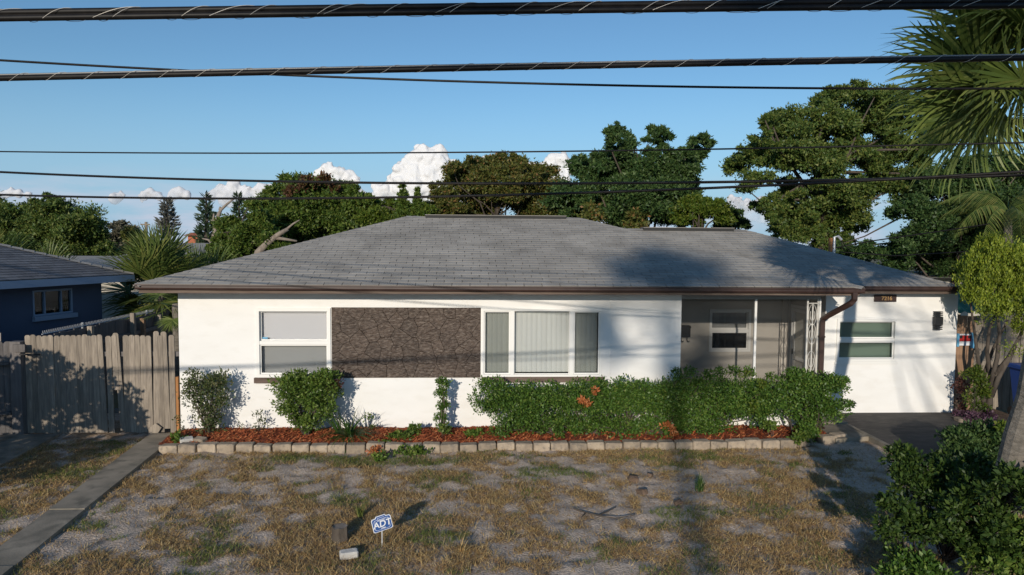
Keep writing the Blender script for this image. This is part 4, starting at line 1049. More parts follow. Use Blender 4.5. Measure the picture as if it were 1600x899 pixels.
hl += [el(1192,640,18,22,11.35,.25), el(1185,662,12,16,11.35,.2)]
hedge = shrub('hedge', hl, lf_hedge, 74000, 0.046, 206, 'long clipped green hedge under the picture window and porch', (2.4, 11.45, 0.1), cat='hedge', sub=14, subr=0.37, stems=110, srad=0.011,
      extra=[('dead_leaves', [el(910,628,9,7,11.0,.08), el(928,612,7,6,11.02,.07), el(1040,665,7,10,11.02,.08), el(1052,678,8,9,11.02,.08), el(918,632,7,6,11.0,.07)], m_orangeleaf, 420, 0.05),
             ('yellow_leaves', [el(1190,602,10,9,11.05,.1), el(1180,640,10,14,11.05,.1), el(1165,585,10,6,11.1,.1)], lf_yellow, 420, 0.05)])
shrub('shrub', [el(1268,608,48,26,11.4,.36), el(1245,600,34,22,11.4,.3), el(1295,612,30,24,11.4,.3), el(1262,635,44,26,11.4,.34), el(1290,640,32,22,11.4,.3), el(1265,660,32,18,11.4,.28), el(1230,628,20,20,11.4,.22), el(1318,600,8,14,11.4,.1), el(1240,585,10,10,11.4,.1), el(1325,635,10,8,11.4,.1), el(1262,680,22,12,11.3,.2)], lf_hedge, 17000, 0.05, 207, 'bushy green shrub in front of the brown downspout', (5.75, 11.4, 0.08), sub=13, subr=0.38, stems=18, srad=0.012)

# strap leaved plant and low weeds
def straps(name, base, n, ln, seed, label, mat, wid=0.012, spread=1.0, lean=(0, 0), cat='plant', rise=(0.5, 1.0)):
    r_ = np.random.default_rng(seed); V = []; F = []
    for i in range(n):
        a = r_.uniform(0, 6.28); out = r_.uniform(0.25, 1.0) * spread; l_ = ln * r_.uniform(0.6, 1.1); w_ = wid * r_.uniform(.7, 1.2); rs_ = r_.uniform(*rise)
        d = np.array([np.cos(a) * out + lean[0], np.sin(a) * out + lean[1], rs_]); d /= np.linalg.norm(d)
        p = np.array(base) + np.array([r_.normal(0, .02), r_.normal(0, .02), 0]); sd = np.array([-np.sin(a), np.cos(a), 0])
        b = len(V)
        for k in range(6):
            q = k / 5; ww = w_ * (1 - q ** 2 * 0.95)
            V += [p - sd * ww, p + sd * ww]
            d = d + np.array([0, 0, -0.24]); d /= np.linalg.norm(d); p = p + d * l_ / 5
        for k in range(5): F.append((b+2*k, b+2*k+1, b+2*k+3, b+2*k+2))
    return np_obj(name, V, F, mat, label=label, cat=cat)
straps('strap_plant', (-2.15, 11.3, 0.1), 150, 0.62, 41, 'strappy grass like plant spilling over the edging blocks', lf_strap, 0.013, 0.9, rise=(0.2, 1.0))
straps('fan_plant', (-2.32, 11.4, 0.1), 26, 0.6, 42, 'upright blade leaves fanning out at the foot of the round shrub', lf_strap, 0.012, 0.55, (-0.35, 0), rise=(1.2, 2))
for k, (px, py, rx, rz, Y, n, lb) in enumerate(((625, 690, 20, 10, 11.25, 500, 'low green weed clump in the mulch left of the column shrub'), (645, 680, 14, 8, 11.45, 260, 'pale green weed behind the low weed clump'), (740, 686, 16, 8, 11.35, 380, 'leafy weed at the left foot of the hedge'), (604, 706, 10, 12, 11.0, 240, 'weed growing over the edging blocks near the strappy plant'), (640, 715, 34, 7, 10.7, 600, 'mat of green weeds on the sand before the edging'), (592, 722, 10, 8, 10.4, 180, 'leafy weed on bare sand below the strappy plant'), (1255, 692, 22, 9, 11.0, 420, 'low weeds hiding the right end of the edging'), (1205, 672, 16, 9, 11.2, 300, 'spiky weeds under the porch knee wall'), (280, 690, 12, 8, 11.2, 260, 'weeds at the left end of the mulch bed'), (697, 676, 8, 8, 11.3, 140, 'leafy tuft at the foot of the column shrub'))):
    c = at(px, py, Y)
    shrub('weed', [el(px, py - 3, rx * 1.1, rz * 1.35, Y, 0.14)], lf_shrub if k % 3 else lf_mid, int(n * 1.5), 0.055, 230 + k, lb, (c.x, Y, max(0.0, c.z - 0.1)), cat='weed', sub=9, subr=0.4, stems=5, srad=0.004)
for k, (px, py, Y, lb) in enumerate(((588, 722, 10.75, 'orange heap of dead leaves before the edging near the strappy plant'), (488, 690, 11.4, 'orange dead leaves on the mulch by the round shrub'))):
    P, A, _ = crown_points([el(px + (0, 0)[0], py - (16 if k == 0 else 0), 13, 6, Y, 0.12)], 150, 300 + k, 6, 0.5)
    V, F = leaf_quads(P, A, 0.05, 0.5, np.random.default_rng(k)); np_obj('leaf_pile', V, F, m_orangeleaf, label=lb, cat='leaves', kind='stuff')

# right hand bushes
def big_bush(lobes, leafm, n, leaf, seed, label, base, **kw):
    return shrub('bush', lobes, leafm, n, leaf, seed, label, base, cat='bush', **kw)
big_bush([el(1450,735,60,40,7.0,.45), el(1420,760,36,36,6.8,.4), el(1500,742,52,40,7.0,.45), el(1470,785,60,44,6.7,.5), el(1540,765,46,42,6.2,.4), el(1412,718,24,18,7.1,.3), el(1520,805,54,44,6.1,.45), el(1590,775,50,56,5.7,.3), el(1400,800,28,26,6.5,.3), el(1640,780,60,60,5.7,.3), el(1386,840,16,34,6.3,.2), el(1560,840,60,50,6.0,.4), el(1480,840,50,40,6.2,.35), el(1430,835,40,36,6.3,.3)], lf_bush, 25000, 0.052, 208, 'large glossy dark bush filling the lower right corner', (5.0, 6.9, 0.0), sub=20, subr=0.24, stems=46, srad=0.014)
big_bush([el(1570,850,40,50,6.0,.4), el(1620,880,50,60,5.9,.4), el(1540,885,30,30,5.9,.3)], lf_shrub, 6500, 0.055, 209, 'brighter green bush at the bottom right edge of the photo', (4.5, 5.9, 0.0), sub=12, subr=0.36, stems=18)
big_bush([el(1420,880,30,22,6.3,.3), el(1450,905,40,24,6.1,.3), el(1400,905,24,16,6.1,.25)], lf_hedge, 2600, 0.05, 210, 'low straggly bush below the large glossy bush', (3.75, 6.2, 0.0), sub=8, subr=0.45, stems=16, srad=0.008)
big_bush([el(1525,695,44,26,9.6,.4), el(1495,690,26,18,9.6,.3), el(1555,690,28,30,9.6,.35), el(1565,715,40,24,9.4,.4), el(1510,715,40,18,9.4,.35)], lf_deep, 8000, 0.06, 211, 'dark shaded bush beside the driveway below the small tree', (7.0, 9.6, 0.0), sub=12, subr=0.38, stems=18, extra=[('yellow_leaves', [el(1562,672,10,12,9.3,.1)], lf_yellow, 160, 0.06)])
tw = MB()
for pl in ([(1482, 836, 6.4), (1500, 850, 6.35), (1522, 868, 6.3)], [(1496, 846, 6.38), (1512, 852, 6.3), (1528, 858, 6.25)], [(1480, 840, 6.4), (1486, 826, 6.45)], [(1508, 856, 6.33), (1520, 876, 6.2)], [(1500, 850, 6.3), (1516, 844, 6.25)]):
    tw.tube([at(*q) for q in pl], list(np.linspace(0.010, 0.004, len(pl))), 5)
tw.build('dry_branch', m_twig, label='pale bare branch caught in the dark lower right bush', cat='branch')

# small tree at the right of the wing
t = empty('small_tree', (9.55, 12.4, 0), 'golden green conifer like tree with several thin trunks beside the wing', 'tree')
lob = [el(1550,400,38,28,12.3,.5), el(1520,425,24,30,12.3,.4), el(1580,420,34,34,12.4,.5), el(1550,445,44,34,12.3,.5), el(1525,465,28,24,12.2,.4), el(1590,465,34,36,12.3,.5), el(1560,485,30,22,12.2,.4), el(1620,430,34,50,12.4,.5), el(1605,505,22,30,12.3,.3)]
r_ = np.random.default_rng(61)
P, A, C = crown_points(lob, 2600, 60, 24, 0.27, 1.35, 0.1, 1.0)
# each clump point carries a little upright spray of scale leaves
m = 18
PP = np.repeat(P, m, 0) + r_.normal(0, 1, (len(P) * m, 3)) * np.array([0.022, 0.022, 0.05]); AA = np.tile(np.array([[0, 0, 1.0]]), (len(PP), 1)) + r_.normal(0, 0.35, (len(PP), 3))
V, F = leaf_quads(PP, AA, 0.05, 0.4, r_); np_obj('crown', V, F, lf_arbor, t)
for pl in ([(1545,660,12.4),(1548,600,12.4),(1558,560,12.35),(1562,520,12.3),(1556,470,12.3),(1550,430,12.3)], [(1542,655,12.45),(1532,600,12.5),(1528,560,12.5),(1522,515,12.45),(1516,470,12.4)], [(1544,640,12.4),(1548,590,12.5),(1542,550,12.5),(1546,515,12.45),(1560,480,12.4)], [(1548,620,12.4),(1560,590,12.3),(1580,555,12.3),(1596,520,12.3),(1604,490,12.3)], [(1540,640,12.5),(1536,590,12.6),(1552,545,12.6),(1575,500,12.5)], [(1556,585,12.35),(1575,560,12.3),(1590,530,12.25)]):
    mb = MB(); mb.tube([at(*q) for q in pl], list(np.linspace(0.055, 0.015, len(pl))), 6); mb.build('trunk', m_bark, t, smooth=True)
P, A, _ = crown_points([el(1590,520,20,16,12.2,.2), el(1580,550,14,20,12.2,.2), el(1540,500,20,10,12.2,.2), el(1598,555,8,16,12.2,.15)], 500, 66, 8, 0.5); V, F = leaf_quads(P, A, 0.05, 0.35, r_); np_obj('thin_foliage', V, F, lf_arbor, t)
shrub('shrub', [el(1525,600,20,22,12.4,.2), el(1530,622,20,22,12.4,.2), el(1518,585,14,10,12.4,.14), el(1532,638,14,10,12.4,.15), el(1528,580,8,8,12.4,.1)], lf_yellow, 2600, 0.05, 214, 'small bright yellow green shrub at the right wall corner', (9.35, 12.4, 0.0), sub=10, stems=8)
shrub('shrub', [el(1500,605,9,22,12.8,.1), el(1500,635,8,16,12.8,.1)], lf_redbrown, 420, 0.05, 215, 'dull red brown shrub squeezed between wall and yellow shrub', (9.35, 12.8, 0.0), sub=8, stems=6)
shrub('ground_plant', [el(1495,648,12,6,12.5,.12), el(1520,654,22,7,12.3,.2), el(1545,652,16,8,12.3,.2), el(1535,662,22,6,12.0,.2)], lf_purple, 1000, 0.05, 216, 'purple ground cover plant at the foot of the yellow shrub', (9.2, 12.3, 0.0), cat='plant', sub=8, subr=0.4, stems=8, srad=0.004)
litter_bed = MB().slab([(8.65, 12.2), (10.4, 11.6), (10.6, 13.6), (9.3, 13.05)], -0.05, 0.03).build('soil_bed', m_soil, kind='structure')
for k, (px, py, lb) in enumerate(((1560, 668, 'brown rubble stone at the edge of the right soil bed'), (1500, 662, 'flat tan stone at the corner of the driveway'))):
    c = gr(px, py); mb = MB().bevbox(-0.1, 0.1, -0.07, 0.07, 0, 0.09, 0.012); mb.xf(Matrix.Translation((c.x, c.y, 0.02)) @ Matrix.Rotation(0.4 + k, 4, 'Z')); mb.build('loose_block', m_block, label=lb, cat='stone', org=(c.x, c.y, 0.02))

# --- palms
def fan_frond(seed, n=42, ln=0.95, pet=0.85, droop=0.5, wid=0.026):
    """one fan leaf along +X: a petiole, then long leaflets spread round its end; drooping tips"""
    r_ = np.random.default_rng(seed); mb = MB()
    mb.tube([(0, 0, 0), (pet * .5, 0, 0.03), (pet, 0, 0.0)], [0.018, 0.013, 0.010], 4)
    V = list(mb.v); F = list(mb.f)
    for i in range(n):
        a = (i / (n - 1) - 0.5) * 2 * R(118) + r_.normal(0, 0.03); l_ = ln * (1.0 - 0.30 * (abs(a) / R(118)) ** 2) * r_.uniform(0.9, 1.08)
        p = np.array([pet + 0.10 * (1 - abs(a) / 2.2), 0, 0.0]); d = np.array([np.cos(a), np.sin(a), 0.22 * np.cos(a * 0.8) + r_.normal(0, 0.05)]); d /= np.linalg.norm(d)
        sd = np.array([-np.sin(a), np.cos(a), 0.0]); b = len(V); dd = droop * r_.uniform(0.6, 1.4)
        for k in range(6):
            q = k / 5; ww = wid * np.interp(q, [0, 0.35, 0.7, 1], [0.5, 1, 0.6, 0.06]); fold = 0.25 * ww * (1 if i % 2 else -1)
            V += [tuple(p - sd * ww + np.array([0, 0, fold])), tuple(p + sd * ww - np.array([0, 0, fold]))]
            d = d + np.array([0, 0, -dd * (0.05 + 0.55 * q * q)]); d /= np.linalg.norm(d); p = p + d * l_ / 5
        for k in range(5): F.append((b+2*k, b+2*k+1, b+2*k+3, b+2*k+2))
    return V, F
def poly_mesh(name, V, F, mat):
    me = bpy.data.meshes.new(name); me.from_pydata([tuple(v) for v in V], [], F); me.materials.append(mat); me.update(); return me
fronds = {}
def frond_set(key, mat, **kw):
    if key not in fronds: fronds[key] = [poly_mesh('frond', *fan_frond(70 + i, **kw), mat) for i in range(4)]
    return fronds[key]
def frond_rot(az, el_, roll=0.0):
    return (Matrix.Rotation(az, 3, 'Z') @ Matrix.Rotation(-el_, 3, 'Y') @ Matrix.Rotation(roll, 3, 'X'))
def fan_palm(crown, base, rad, nf, key, mat, seed, label, size=1.0, explicit=(), group=None, elmin=-40, elmax=75, name='palm_tree', trunk_pts=None, **kw):
    ms = frond_set(key, mat, **kw); rr = random.Random(seed); c = Vector(crown)
    t = empty(name, base, label, 'palm', group)
    b = Vector(base); n = 14
    mb = MB(); pts = [b.lerp(c, i / (n-1)) for i in range(n)]
    if trunk_pts:
        zz_ = [q[2] for q in trunk_pts]; pts = [Vector((float(np.interp(z_, zz_, [q[0] for q in trunk_pts])), b.y, float(z_))) for z_ in np.linspace(0, c.z, n)]
    pts[0].z -= 0.2
    mb.tube(pts, [rad * (1.1 if i == 0 else 1.0 + 0.05 * (-1) ** i) for i in range(n)], 12)
    mb.build('trunk', m_palmbark, t, smooth=False)
    for i in range(nf):
        az = i * 2.399963 + rr.uniform(-.2, .2); q = (i + 0.5) / nf
        place('frond', ms[i % 4], t, c + Vector((math.cos(az), math.sin(az), 0)) * rad * 0.7 + Vector((0, 0, 0.1 - 0.25 * (1 - q))), frond_rot(az, R(elmin + (elmax - elmin) * q + rr.uniform(-8, 8)), rr.uniform(-.5, .5)), size * rr.uniform(0.88, 1.1))
    for (az, e_, ro, sz) in explicit:
        place('frond', ms[rr.randrange(4)], t, c + Vector((math.cos(az), math.sin(az), 0)) * rad * 0.6, frond_rot(az, e_, ro), sz)
    return t
# cabbage palm at the right edge (trunk in the frame's corner, crown above)
fan_palm((5.58, 6.17, 4.93), (4.94, 6.17, 0.0), 0.132, 36, 'sabal_near', lf_palm, 5, 'tall fan palm at the right edge in front of the wing', 0.82,
         explicit=((R(180), R(0), R(62), 1.0), (R(186), R(20), R(48), 0.98), (R(172), R(-22), R(70), 0.95), (R(196), R(42), R(40), 0.92), (R(168), R(55), R(30), 0.92), (R(200), R(-10), R(60), 0.9), (R(178), R(30), R(-30), 0.95), (R(100), R(-22), 0.3, 0.85)), trunk_pts=[(4.86, 6.17, 0.0), (4.95, 6.17, 0.6), (5.08, 6.17, 1.25), (5.24, 6.17, 1.9), (5.36, 6.17, 2.6), (5.5, 6.17, 3.5), (5.58, 6.17, 4.93)], elmin=-8, elmax=75, droop=0.85, n=60, wid=0.0185, ln=1.0)
# palms between the two houses
fan_palm((-8.55, 18.6, 2.1), (-8.55, 18.6, 0.0), 0.14, 44, 'sabal_dark', lf_palmdark, 6, 'bushy fan palm between the blue house and the white house', 0.88, elmin=-55, elmax=88, droop=0.35, ln=1.05, pet=0.7)
fan_palm((-8.3, 20.6, 1.6), (-8.3, 20.6, 0.0), 0.14, 20, 'sabal_dark', lf_palmdark, 7, 'fan palm half hidden behind the left roof corner', 0.95, elmin=-30, elmax=85)
fan_palm((-6.62, 15.2, 2.0), (-6.62, 15.2, 0.0), 0.09, 12, 'sabal', lf_palm, 8, 'yellowish fan palm hanging below the left eave', 0.40, elmin=-60, elmax=40)
fan_palm((-15.9, 23.0, 2.0), (-15.6, 23.0, 0.0), 0.15, 16, 'sabal_dark', lf_palmdark, 9, 'fan palm showing above the left part of the blue house roof', 1.0, elmin=-10, elmax=85)
fan_palm((-14.6, 23.5, 1.75), (-14.2, 23.5, 0.0), 0.15, 14, 'sabal_dark', lf_palmdark, 10, 'lower fan palm above the right part of the blue house roof', 0.95, elmin=-10, elmax=85)
# palm across the street: outside the picture, its soft shade falls on the porch
fan_palm((-7.35, -30.0, 13.3), (-6.25, -30.0, 0.0), 0.105, 24, 'sabal', lf_palm, 12, 'fan palm across the street behind the viewpoint', 1.0, elmin=-50, elmax=80)
def street_tree(lobes, n, leaf, seed, base, label, rad=0.2):
    t = empty('street_tree', base, label, 'tree')
    P, A, C = crown_points(lobes, n, seed, 14, 0.36, soft=n < 5000); V, F = leaf_quads(P, A, leaf, 0.55, np.random.default_rng(seed)); np_obj('crown', V, F, lf_oak, t)
    top = lobes[0][0]; branchwork(base, (top[0], top[1], top[2] - 0.5), rad, C, seed, 12).build('trunk', m_bark, t, smooth=True)
street_tree([((3.7, -14, 11.2), (.5, .7, .35)), ((-0.6, -14.4, 10.65), (1.0, 1, .4)), ((0.5, -13.8, 10.25), (.8, 1.0, .35)), ((1.1, -14, 10.9), (.8, .9, .4)), ((0.0, -14, 11.2), (.6, .8, .25)), ((1.6, -14, 10.5), (.5, .6, .25)), ((-1.0, -14, 9.6), (.5, .6, .2))], 900, 0.22, 400, (4.4, -14.2, 0), 'leafy tree across the street shading the right wing roof', 0.10)
street_tree([((-8.5, 8.5, 1.47), (.8, .6, .85)), ((-7.6, 8.6, 1.37), (.6, .5, .8)), ((-7.0, 8.6, 1.07), (.42, .4, .65)), ((-6.75, 8.6, .5), (.35, .35, .5)), ((-9.4, 8.2, 1.3), (.9, .8, .8)), ((-10.4, 8, 1.5), (1.0, .9, 1.0)), ((-8.4, 8.4, .5), (.9, .6, .5)), ((-7.5, 8.6, .4), (.6, .5, .4))], 22000, 0.1, 401, (-9.0, 7.8, 0), 'dense low tree left of the yard shading the picket gate', 0.12)

# queen palm with feathery hanging fronds on the right
def feather_frond(seed, ln=2.2, n=46):
    r_ = np.random.default_rng(seed); pts = []; d = np.array([1.0, 0, 0.55]); d /= np.linalg.norm(d); p = np.zeros(3); V = []; F = []
    for k in range(n):
        q = k / (n - 1); pts.append(tuple(p)); sgn = 1 if k % 2 else -1
        for sgn in (-1, 1):
            l_ = 0.55 * np.sin(np.pi * min(1, 0.15 + 0.85 * q)) + 0.08; dd = np.array([0.35, sgn * 0.8, -0.35 - 0.3 * r_.random()]); dd /= np.linalg.norm(dd); b = len(V); pp = p.copy(); sd = np.cross(dd, [0, 0, 1.0]); sd /= np.linalg.norm(sd)
            for j in range(4):
                w_ = 0.016 * (1 - j / 3.2); V += [tuple(pp - sd * w_), tuple(pp + sd * w_)]; dd = dd + np.array([0, 0, -0.28]); dd /= np.linalg.norm(dd); pp = pp + dd * l_ / 3
            for j in range(3): F.append((b+2*j, b+2*j+1, b+2*j+3, b+2*j+2))
        d = d + np.array([0, 0, -0.045]); d /= np.linalg.norm(d); p = p + d * ln / n
    mb = MB(); mb.v = V; mb.f = F; mb.tube(pts[::5], list(np.linspace(0.02, 0.005, len(pts[::5]))), 4)
    return mb.v, mb.f
ff = [poly_mesh('frond', *feather_frond(90 + i), lf_palmdark) for i in range(2)]
c = at(1575, 330, 17.5)
t = empty('queen_palm', (c.x, 17.5, 0), 'feathery palm with drooping fronds behind the golden tree', 'palm')
MB().tube([(c.x, 17.5, -0.1), (c.x + 0.1, 17.5, c.z * 0.5), (c.x, 17.5, c.z)], [0.14, 0.12, 0.09], 8).build('trunk', m_palmbark, t, smooth=True)
for i in range(14):
    place('frond', ff[i % 2], t, (c.x, 17.5, c.z), frond_rot(i * 2.4, R(random.uniform(-20, 50)), 0), random.uniform(0.8, 1.05))

# ------------------------------------------------------------------ fences
def picket_mesh(w_, h, mat, th=0.018, ear=True, name='picket'):
    e = w_ * 0.28
    if ear: poly = [(-w_/2, 0), (w_/2, 0), (w_/2, h - e), (w_/2 - e*0.55, h - e*0.25), (w_/2 - e, h), (-w_/2 + e, h), (-w_/2 + e*0.55, h - e*0.25), (-w_/2, h - e)]
    else: poly = [(-w_/2, 0), (w_/2, 0), (w_/2, h), (-w_/2, h)]
    return MB().prism(poly, -th/2, th/2).mesh(name, mat)
gate = empty('picket_fence', (-6.5, 12.0, 0), 'weathered grey dog eared picket fence with crooked boards', 'fence')
pk = [picket_mesh(0.092, h, m_wood) for h in (1.70, 1.71, 1.695)]
pk_short = picket_mesh(0.088, 0.95, m_wood)
rs = random.Random(21)
for z_ in (0.35, 1.35): MB().box(-7.75, -5.22, 12.03, 12.07, z_, z_ + 0.08).build('rail', m_wooddark, gate)
i = 0; x = -7.74
while x < -5.24:
    tilt = rs.uniform(-.004, .004); y = 12.0 + rs.uniform(-.006, .006); zz = 0.02 + rs.uniform(-.008, .008)
    dz = 0.0
    if 11 <= i <= 13: tilt = 0.02 + 0.006 * (i - 11)
    if 14 <= i <= 16: tilt = -0.012 - 0.01 * (i - 14)
    me = pk[i % 3]
    if i == 15: me = pk_short; zz += 0.75
    if i == 16: tilt = -0.055; dz = 0.03
    if i in (22, 24): tilt = 0.02 * (1 if i == 22 else -1); zz += 0.06
    xx = x + (0.02 if 14 <= i <= 16 else 0)
    place('picket', me, gate, (xx, y, zz + dz), Matrix.Rotation(R(rs.uniform(-3, 3)), 3, 'Z') @ Matrix.Rotation(-tilt if i < 14 else tilt, 3, 'Y'), (rs.uniform(1.0, 1.06), 1, 1))
    x += 0.0965; i += 1
MB().box(-5.255, -5.215, 11.96, 12.02, 0.0, 1.0).build('edge_post', m_woodorange, gate, label='raw orange post against the white wall')
mb = MB().prism([(-5.72, 0.0), (-5.58, 0.0), (-5.50, 0.12), (-5.6, 0.2), (-5.72, 0.1)], 11.93, 11.95); mb.build('broken_board', m_wood, gate)
post = MB().box(-7.98, -7.80, 11.90, 12.05, -0.05, 1.62).build('fence_post', m_wooddark, gate)
MB().box(-7.90, -7.70, 11.86, 11.90, 1.45, 1.58).build('latch_block', m_wooddark, gate)
MB().box(-7.78, -7.45, 11.84, 11.87, 1.40, 1.425).build('latch_bar', m_blackmetal, gate)
# dark panel on the far left, turned toward the yard
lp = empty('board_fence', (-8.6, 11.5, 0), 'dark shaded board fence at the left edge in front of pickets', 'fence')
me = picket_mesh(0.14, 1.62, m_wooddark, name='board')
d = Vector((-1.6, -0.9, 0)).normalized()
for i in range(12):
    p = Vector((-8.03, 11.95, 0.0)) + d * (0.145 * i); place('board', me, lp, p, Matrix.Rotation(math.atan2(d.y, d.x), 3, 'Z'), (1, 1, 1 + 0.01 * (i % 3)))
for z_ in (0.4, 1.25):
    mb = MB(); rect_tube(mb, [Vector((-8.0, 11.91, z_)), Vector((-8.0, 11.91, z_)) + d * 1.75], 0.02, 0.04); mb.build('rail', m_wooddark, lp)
# sunlit pickets behind on the left
bp = empty('tan_picket_fence', (-9.2, 13.2, 0), 'short run of sunlit tan pickets before the blue house door', 'fence')
me = picket_mesh(0.14, 1.66, m_wood, ear=False)
for i in range(9): place('picket', me, bp, (-10.2 + 0.157 * i, 13.0 + random.uniform(-.01, .01), 0.0), Matrix.Rotation(random.uniform(-.03, .03), 3, 'Y'), (1, 1, random.uniform(.98, 1.02)))
MB().box(-10.25, -8.9, 13.02, 13.06, 1.2, 1.28).build('rail', m_wood, bp)
# side fence running back between the houses, shaded
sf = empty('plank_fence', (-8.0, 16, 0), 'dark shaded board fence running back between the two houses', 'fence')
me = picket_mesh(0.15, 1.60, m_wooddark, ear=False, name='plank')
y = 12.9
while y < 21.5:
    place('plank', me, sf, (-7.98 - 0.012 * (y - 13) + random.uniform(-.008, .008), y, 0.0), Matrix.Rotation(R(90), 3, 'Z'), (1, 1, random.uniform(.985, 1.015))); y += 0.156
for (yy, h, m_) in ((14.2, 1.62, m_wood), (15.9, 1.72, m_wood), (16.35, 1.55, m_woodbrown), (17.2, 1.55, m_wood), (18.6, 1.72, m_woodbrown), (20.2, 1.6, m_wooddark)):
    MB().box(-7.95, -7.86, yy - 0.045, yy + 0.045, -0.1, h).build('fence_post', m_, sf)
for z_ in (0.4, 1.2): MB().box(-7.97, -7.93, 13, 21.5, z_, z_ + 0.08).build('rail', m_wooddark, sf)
cl = empty('chain_link_fence', (-8.12, 16, 0), 'chain link fence whose silver top shows over the dark boards', 'fence')
mb = MB()
Yn = np.arange(13.0, 21.6, 0.055)
for a in range(len(Yn) - 1):
    mb.tube([(-8.12, Yn[a], 1.60), (-8.12, Yn[a] + 0.028, 1.67), (-8.12, Yn[a] + 0.055, 1.60)], 0.0035, 4, False)
mb.build('wire_top', m_galv, cl, kind='stuff')
MB().tube([(-8.12, 13.0, 1.605), (-8.12, 21.6, 1.605)], 0.009, 6).build('top_rail', m_galv, cl)
for yy in (14.3, 17.0, 19.7): MB().tube([(-8.12, yy, -0.1), (-8.12, yy, 1.68)], 0.025, 8).build('steel_post', m_galv, cl)
# right fence
rf = empty('tall_board_fence', (10.8, 13.5, 0), 'tall board fence right of the wing, brown boards then tan', 'fence')
meb = picket_mesh(0.155, 1.95, m_woodbrown, name='picket', ear=False); meg = picket_mesh(0.155, 1.95, m_wood, name='picket', ear=False)
x = 9.56; i = 0
while x < 13.5:
    place('picket', meb if x < 10.15 else meg, rf, (x, 13.45 + random.uniform(-.008, .008), 0.0), Matrix.Rotation(random.uniform(-.006, .006), 3, 'Y'), (1, 1, random.uniform(.985, 1.015))); x += 0.162; i += 1
for z_ in (0.35, 1.6): MB().box(9.5, 13.5, 13.47, 13.51, z_, z_ + 0.09).build('rail', m_wood, rf)
# painted plaque on the fence
fs = empty('fence_plaque', (9.72, 13.42, 1.63), 'small blue framed red and white board fixed to brown fence', 'plaque')
p0, p1 = at(1496, 522, 13.42), at(1518, 540, 13.42)
MB().box(p0.x - 0.03, p0.x + 0.02, 13.38, 13.438, p1.z - 0.02, p0.z + 0.01).build('side_bar', m_lightblue, fs)
MB().box(p1.x - 0.02, p1.x + 0.03, 13.38, 13.438, p1.z - 0.05, p0.z + 0.03).build('side_bar', m_lightblue, fs)
h = p0.z - p1.z; xm = (p0.x + p1.x) / 2
bd = MB().box(p0.x + 0.021, p1.x - 0.021, 13.41, 13.437, p1.z, p0.z).build('board', m_signwhite, fs)
MB().box(p0.x + 0.022, p1.x - 0.022, 13.405, 13.4095, p1.z + h * 0.36, p0.z - h * 0.12).build('red_band', m_red, bd)
MB().box(p0.x + 0.03, xm - 0.06, 13.40, 13.4045, p1.z + h * 0.62, p0.z - h * 0.15).build('dark_square', m_black, bd)
MB().box(xm + 0.06, p1.x - 0.03, 13.40, 13.4045, p1.z + h * 0.62, p0.z - h * 0.15).build('dark_square', m_black, bd)
# green awning behind the golden tree
aw = empty('awning', (10.0, 14.0, 2.2), 'green corrugated awning with wavy edge beside the wing', 'awning')
mb = MB(); n = 40
rows = []
for j in range(2):
    row = []
    for i in range(n + 1):
        x = 9.62 + 1.25 * i / n; row.append((x, 13.7 + 0.9 * j, 1.99 + 0.42 * j + 0.022 * math.sin(i * 0.95)))
    rows.append(row)
b = 0; mb.v = rows[0] + rows[1] + [(p[0], p[1], p[2] + 0.012) for p in rows[0]] + [(p[0], p[1], p[2] + 0.012) for p in rows[1]]
k = n + 1
for i in range(n): mb.f += [(i+1, i, k+i, k+i+1), (2*k+i, 2*k+i+1, 3*k+i+1, 3*k+i), (i, i+1, 2*k+i+1, 2*k+i)]
mb.build('sheet', m_tarp, aw)
MB().box(9.62, 10.87, 14.55, 14.6, 2.3, 2.38).build('bearer', m_wooddark, aw)
for x_ in (9.66, 10.82): MB().box(x_ - 0.03, x_ + 0.03, 13.72, 13.78, 0, 1.97).build('leg', m_wooddark, aw)
# blue wheelie bin at the right edge
bn = empty('wheelie_bin', (10.75, 12.6, 0), 'dark blue wheelie bin standing at the far right edge by fence', 'bin')
mb = MB(); mb.v = [(10.57, 12.3, 0.06), (11.07, 12.3, 0.06), (11.07, 12.85, 0.06), (10.57, 12.85, 0.06), (10.5, 12.22, 0.98), (11.14, 12.22, 0.98), (11.14, 12.95, 0.98), (10.5, 12.95, 0.98)]
mb.f = [(0,3,2,1),(4,5,6,7),(0,1,5,4),(1,2,6,5),(2,3,7,6),(3,0,4,7)]; mb.build('body', m_binblue, bn)
MB().bevbox(10.46, 11.18, 12.16, 13.0, 0.985, 1.06, 0.02).build('lid', m_binblue, bn)
for x_ in (10.54, 11.04):
    mb = MB().tube([(x_, 12.9, 0.1), (x_ + 0.06, 12.9, 0.1)], 0.1, 14); mb.build('wheel', m_black, bn)

# ------------------------------------------------------------------ yard sign and small things
sg = empty('yard_sign', tuple(gr(597, 853).xy) + (0,), 'small blue shield shaped security sign on a thin post', 'sign')
g0 = gr(597, 853)
MB().box(g0.x - 0.007, g0.x + 0.007, g0.y - 0.004, g0.y + 0.004, -0.1, 0.25).build('post', m_galv, sg)
S4 = Matrix.Translation((g0.x, g0.y - 0.012, 0.262)) @ Matrix.Rotation(R(16), 4, 'Z') @ Matrix.Rotation(R(-13), 4, 'Y')
def oct_(sx, sz, c):
    return [(-sx, -sz + c * .3), (-sx + c * .5, -sz), (sx - c * .5, -sz), (sx, -sz + c * .3), (sx, sz - c), (sx - c * .3, sz - c * .55), (sx - c*1.3, sz - c * .5), (sx * 0.45, sz), (-sx * 0.45, sz), (-sx + c * 1.3, sz - c * .5), (-sx + c * .3, sz - c * .55), (-sx, sz - c)]
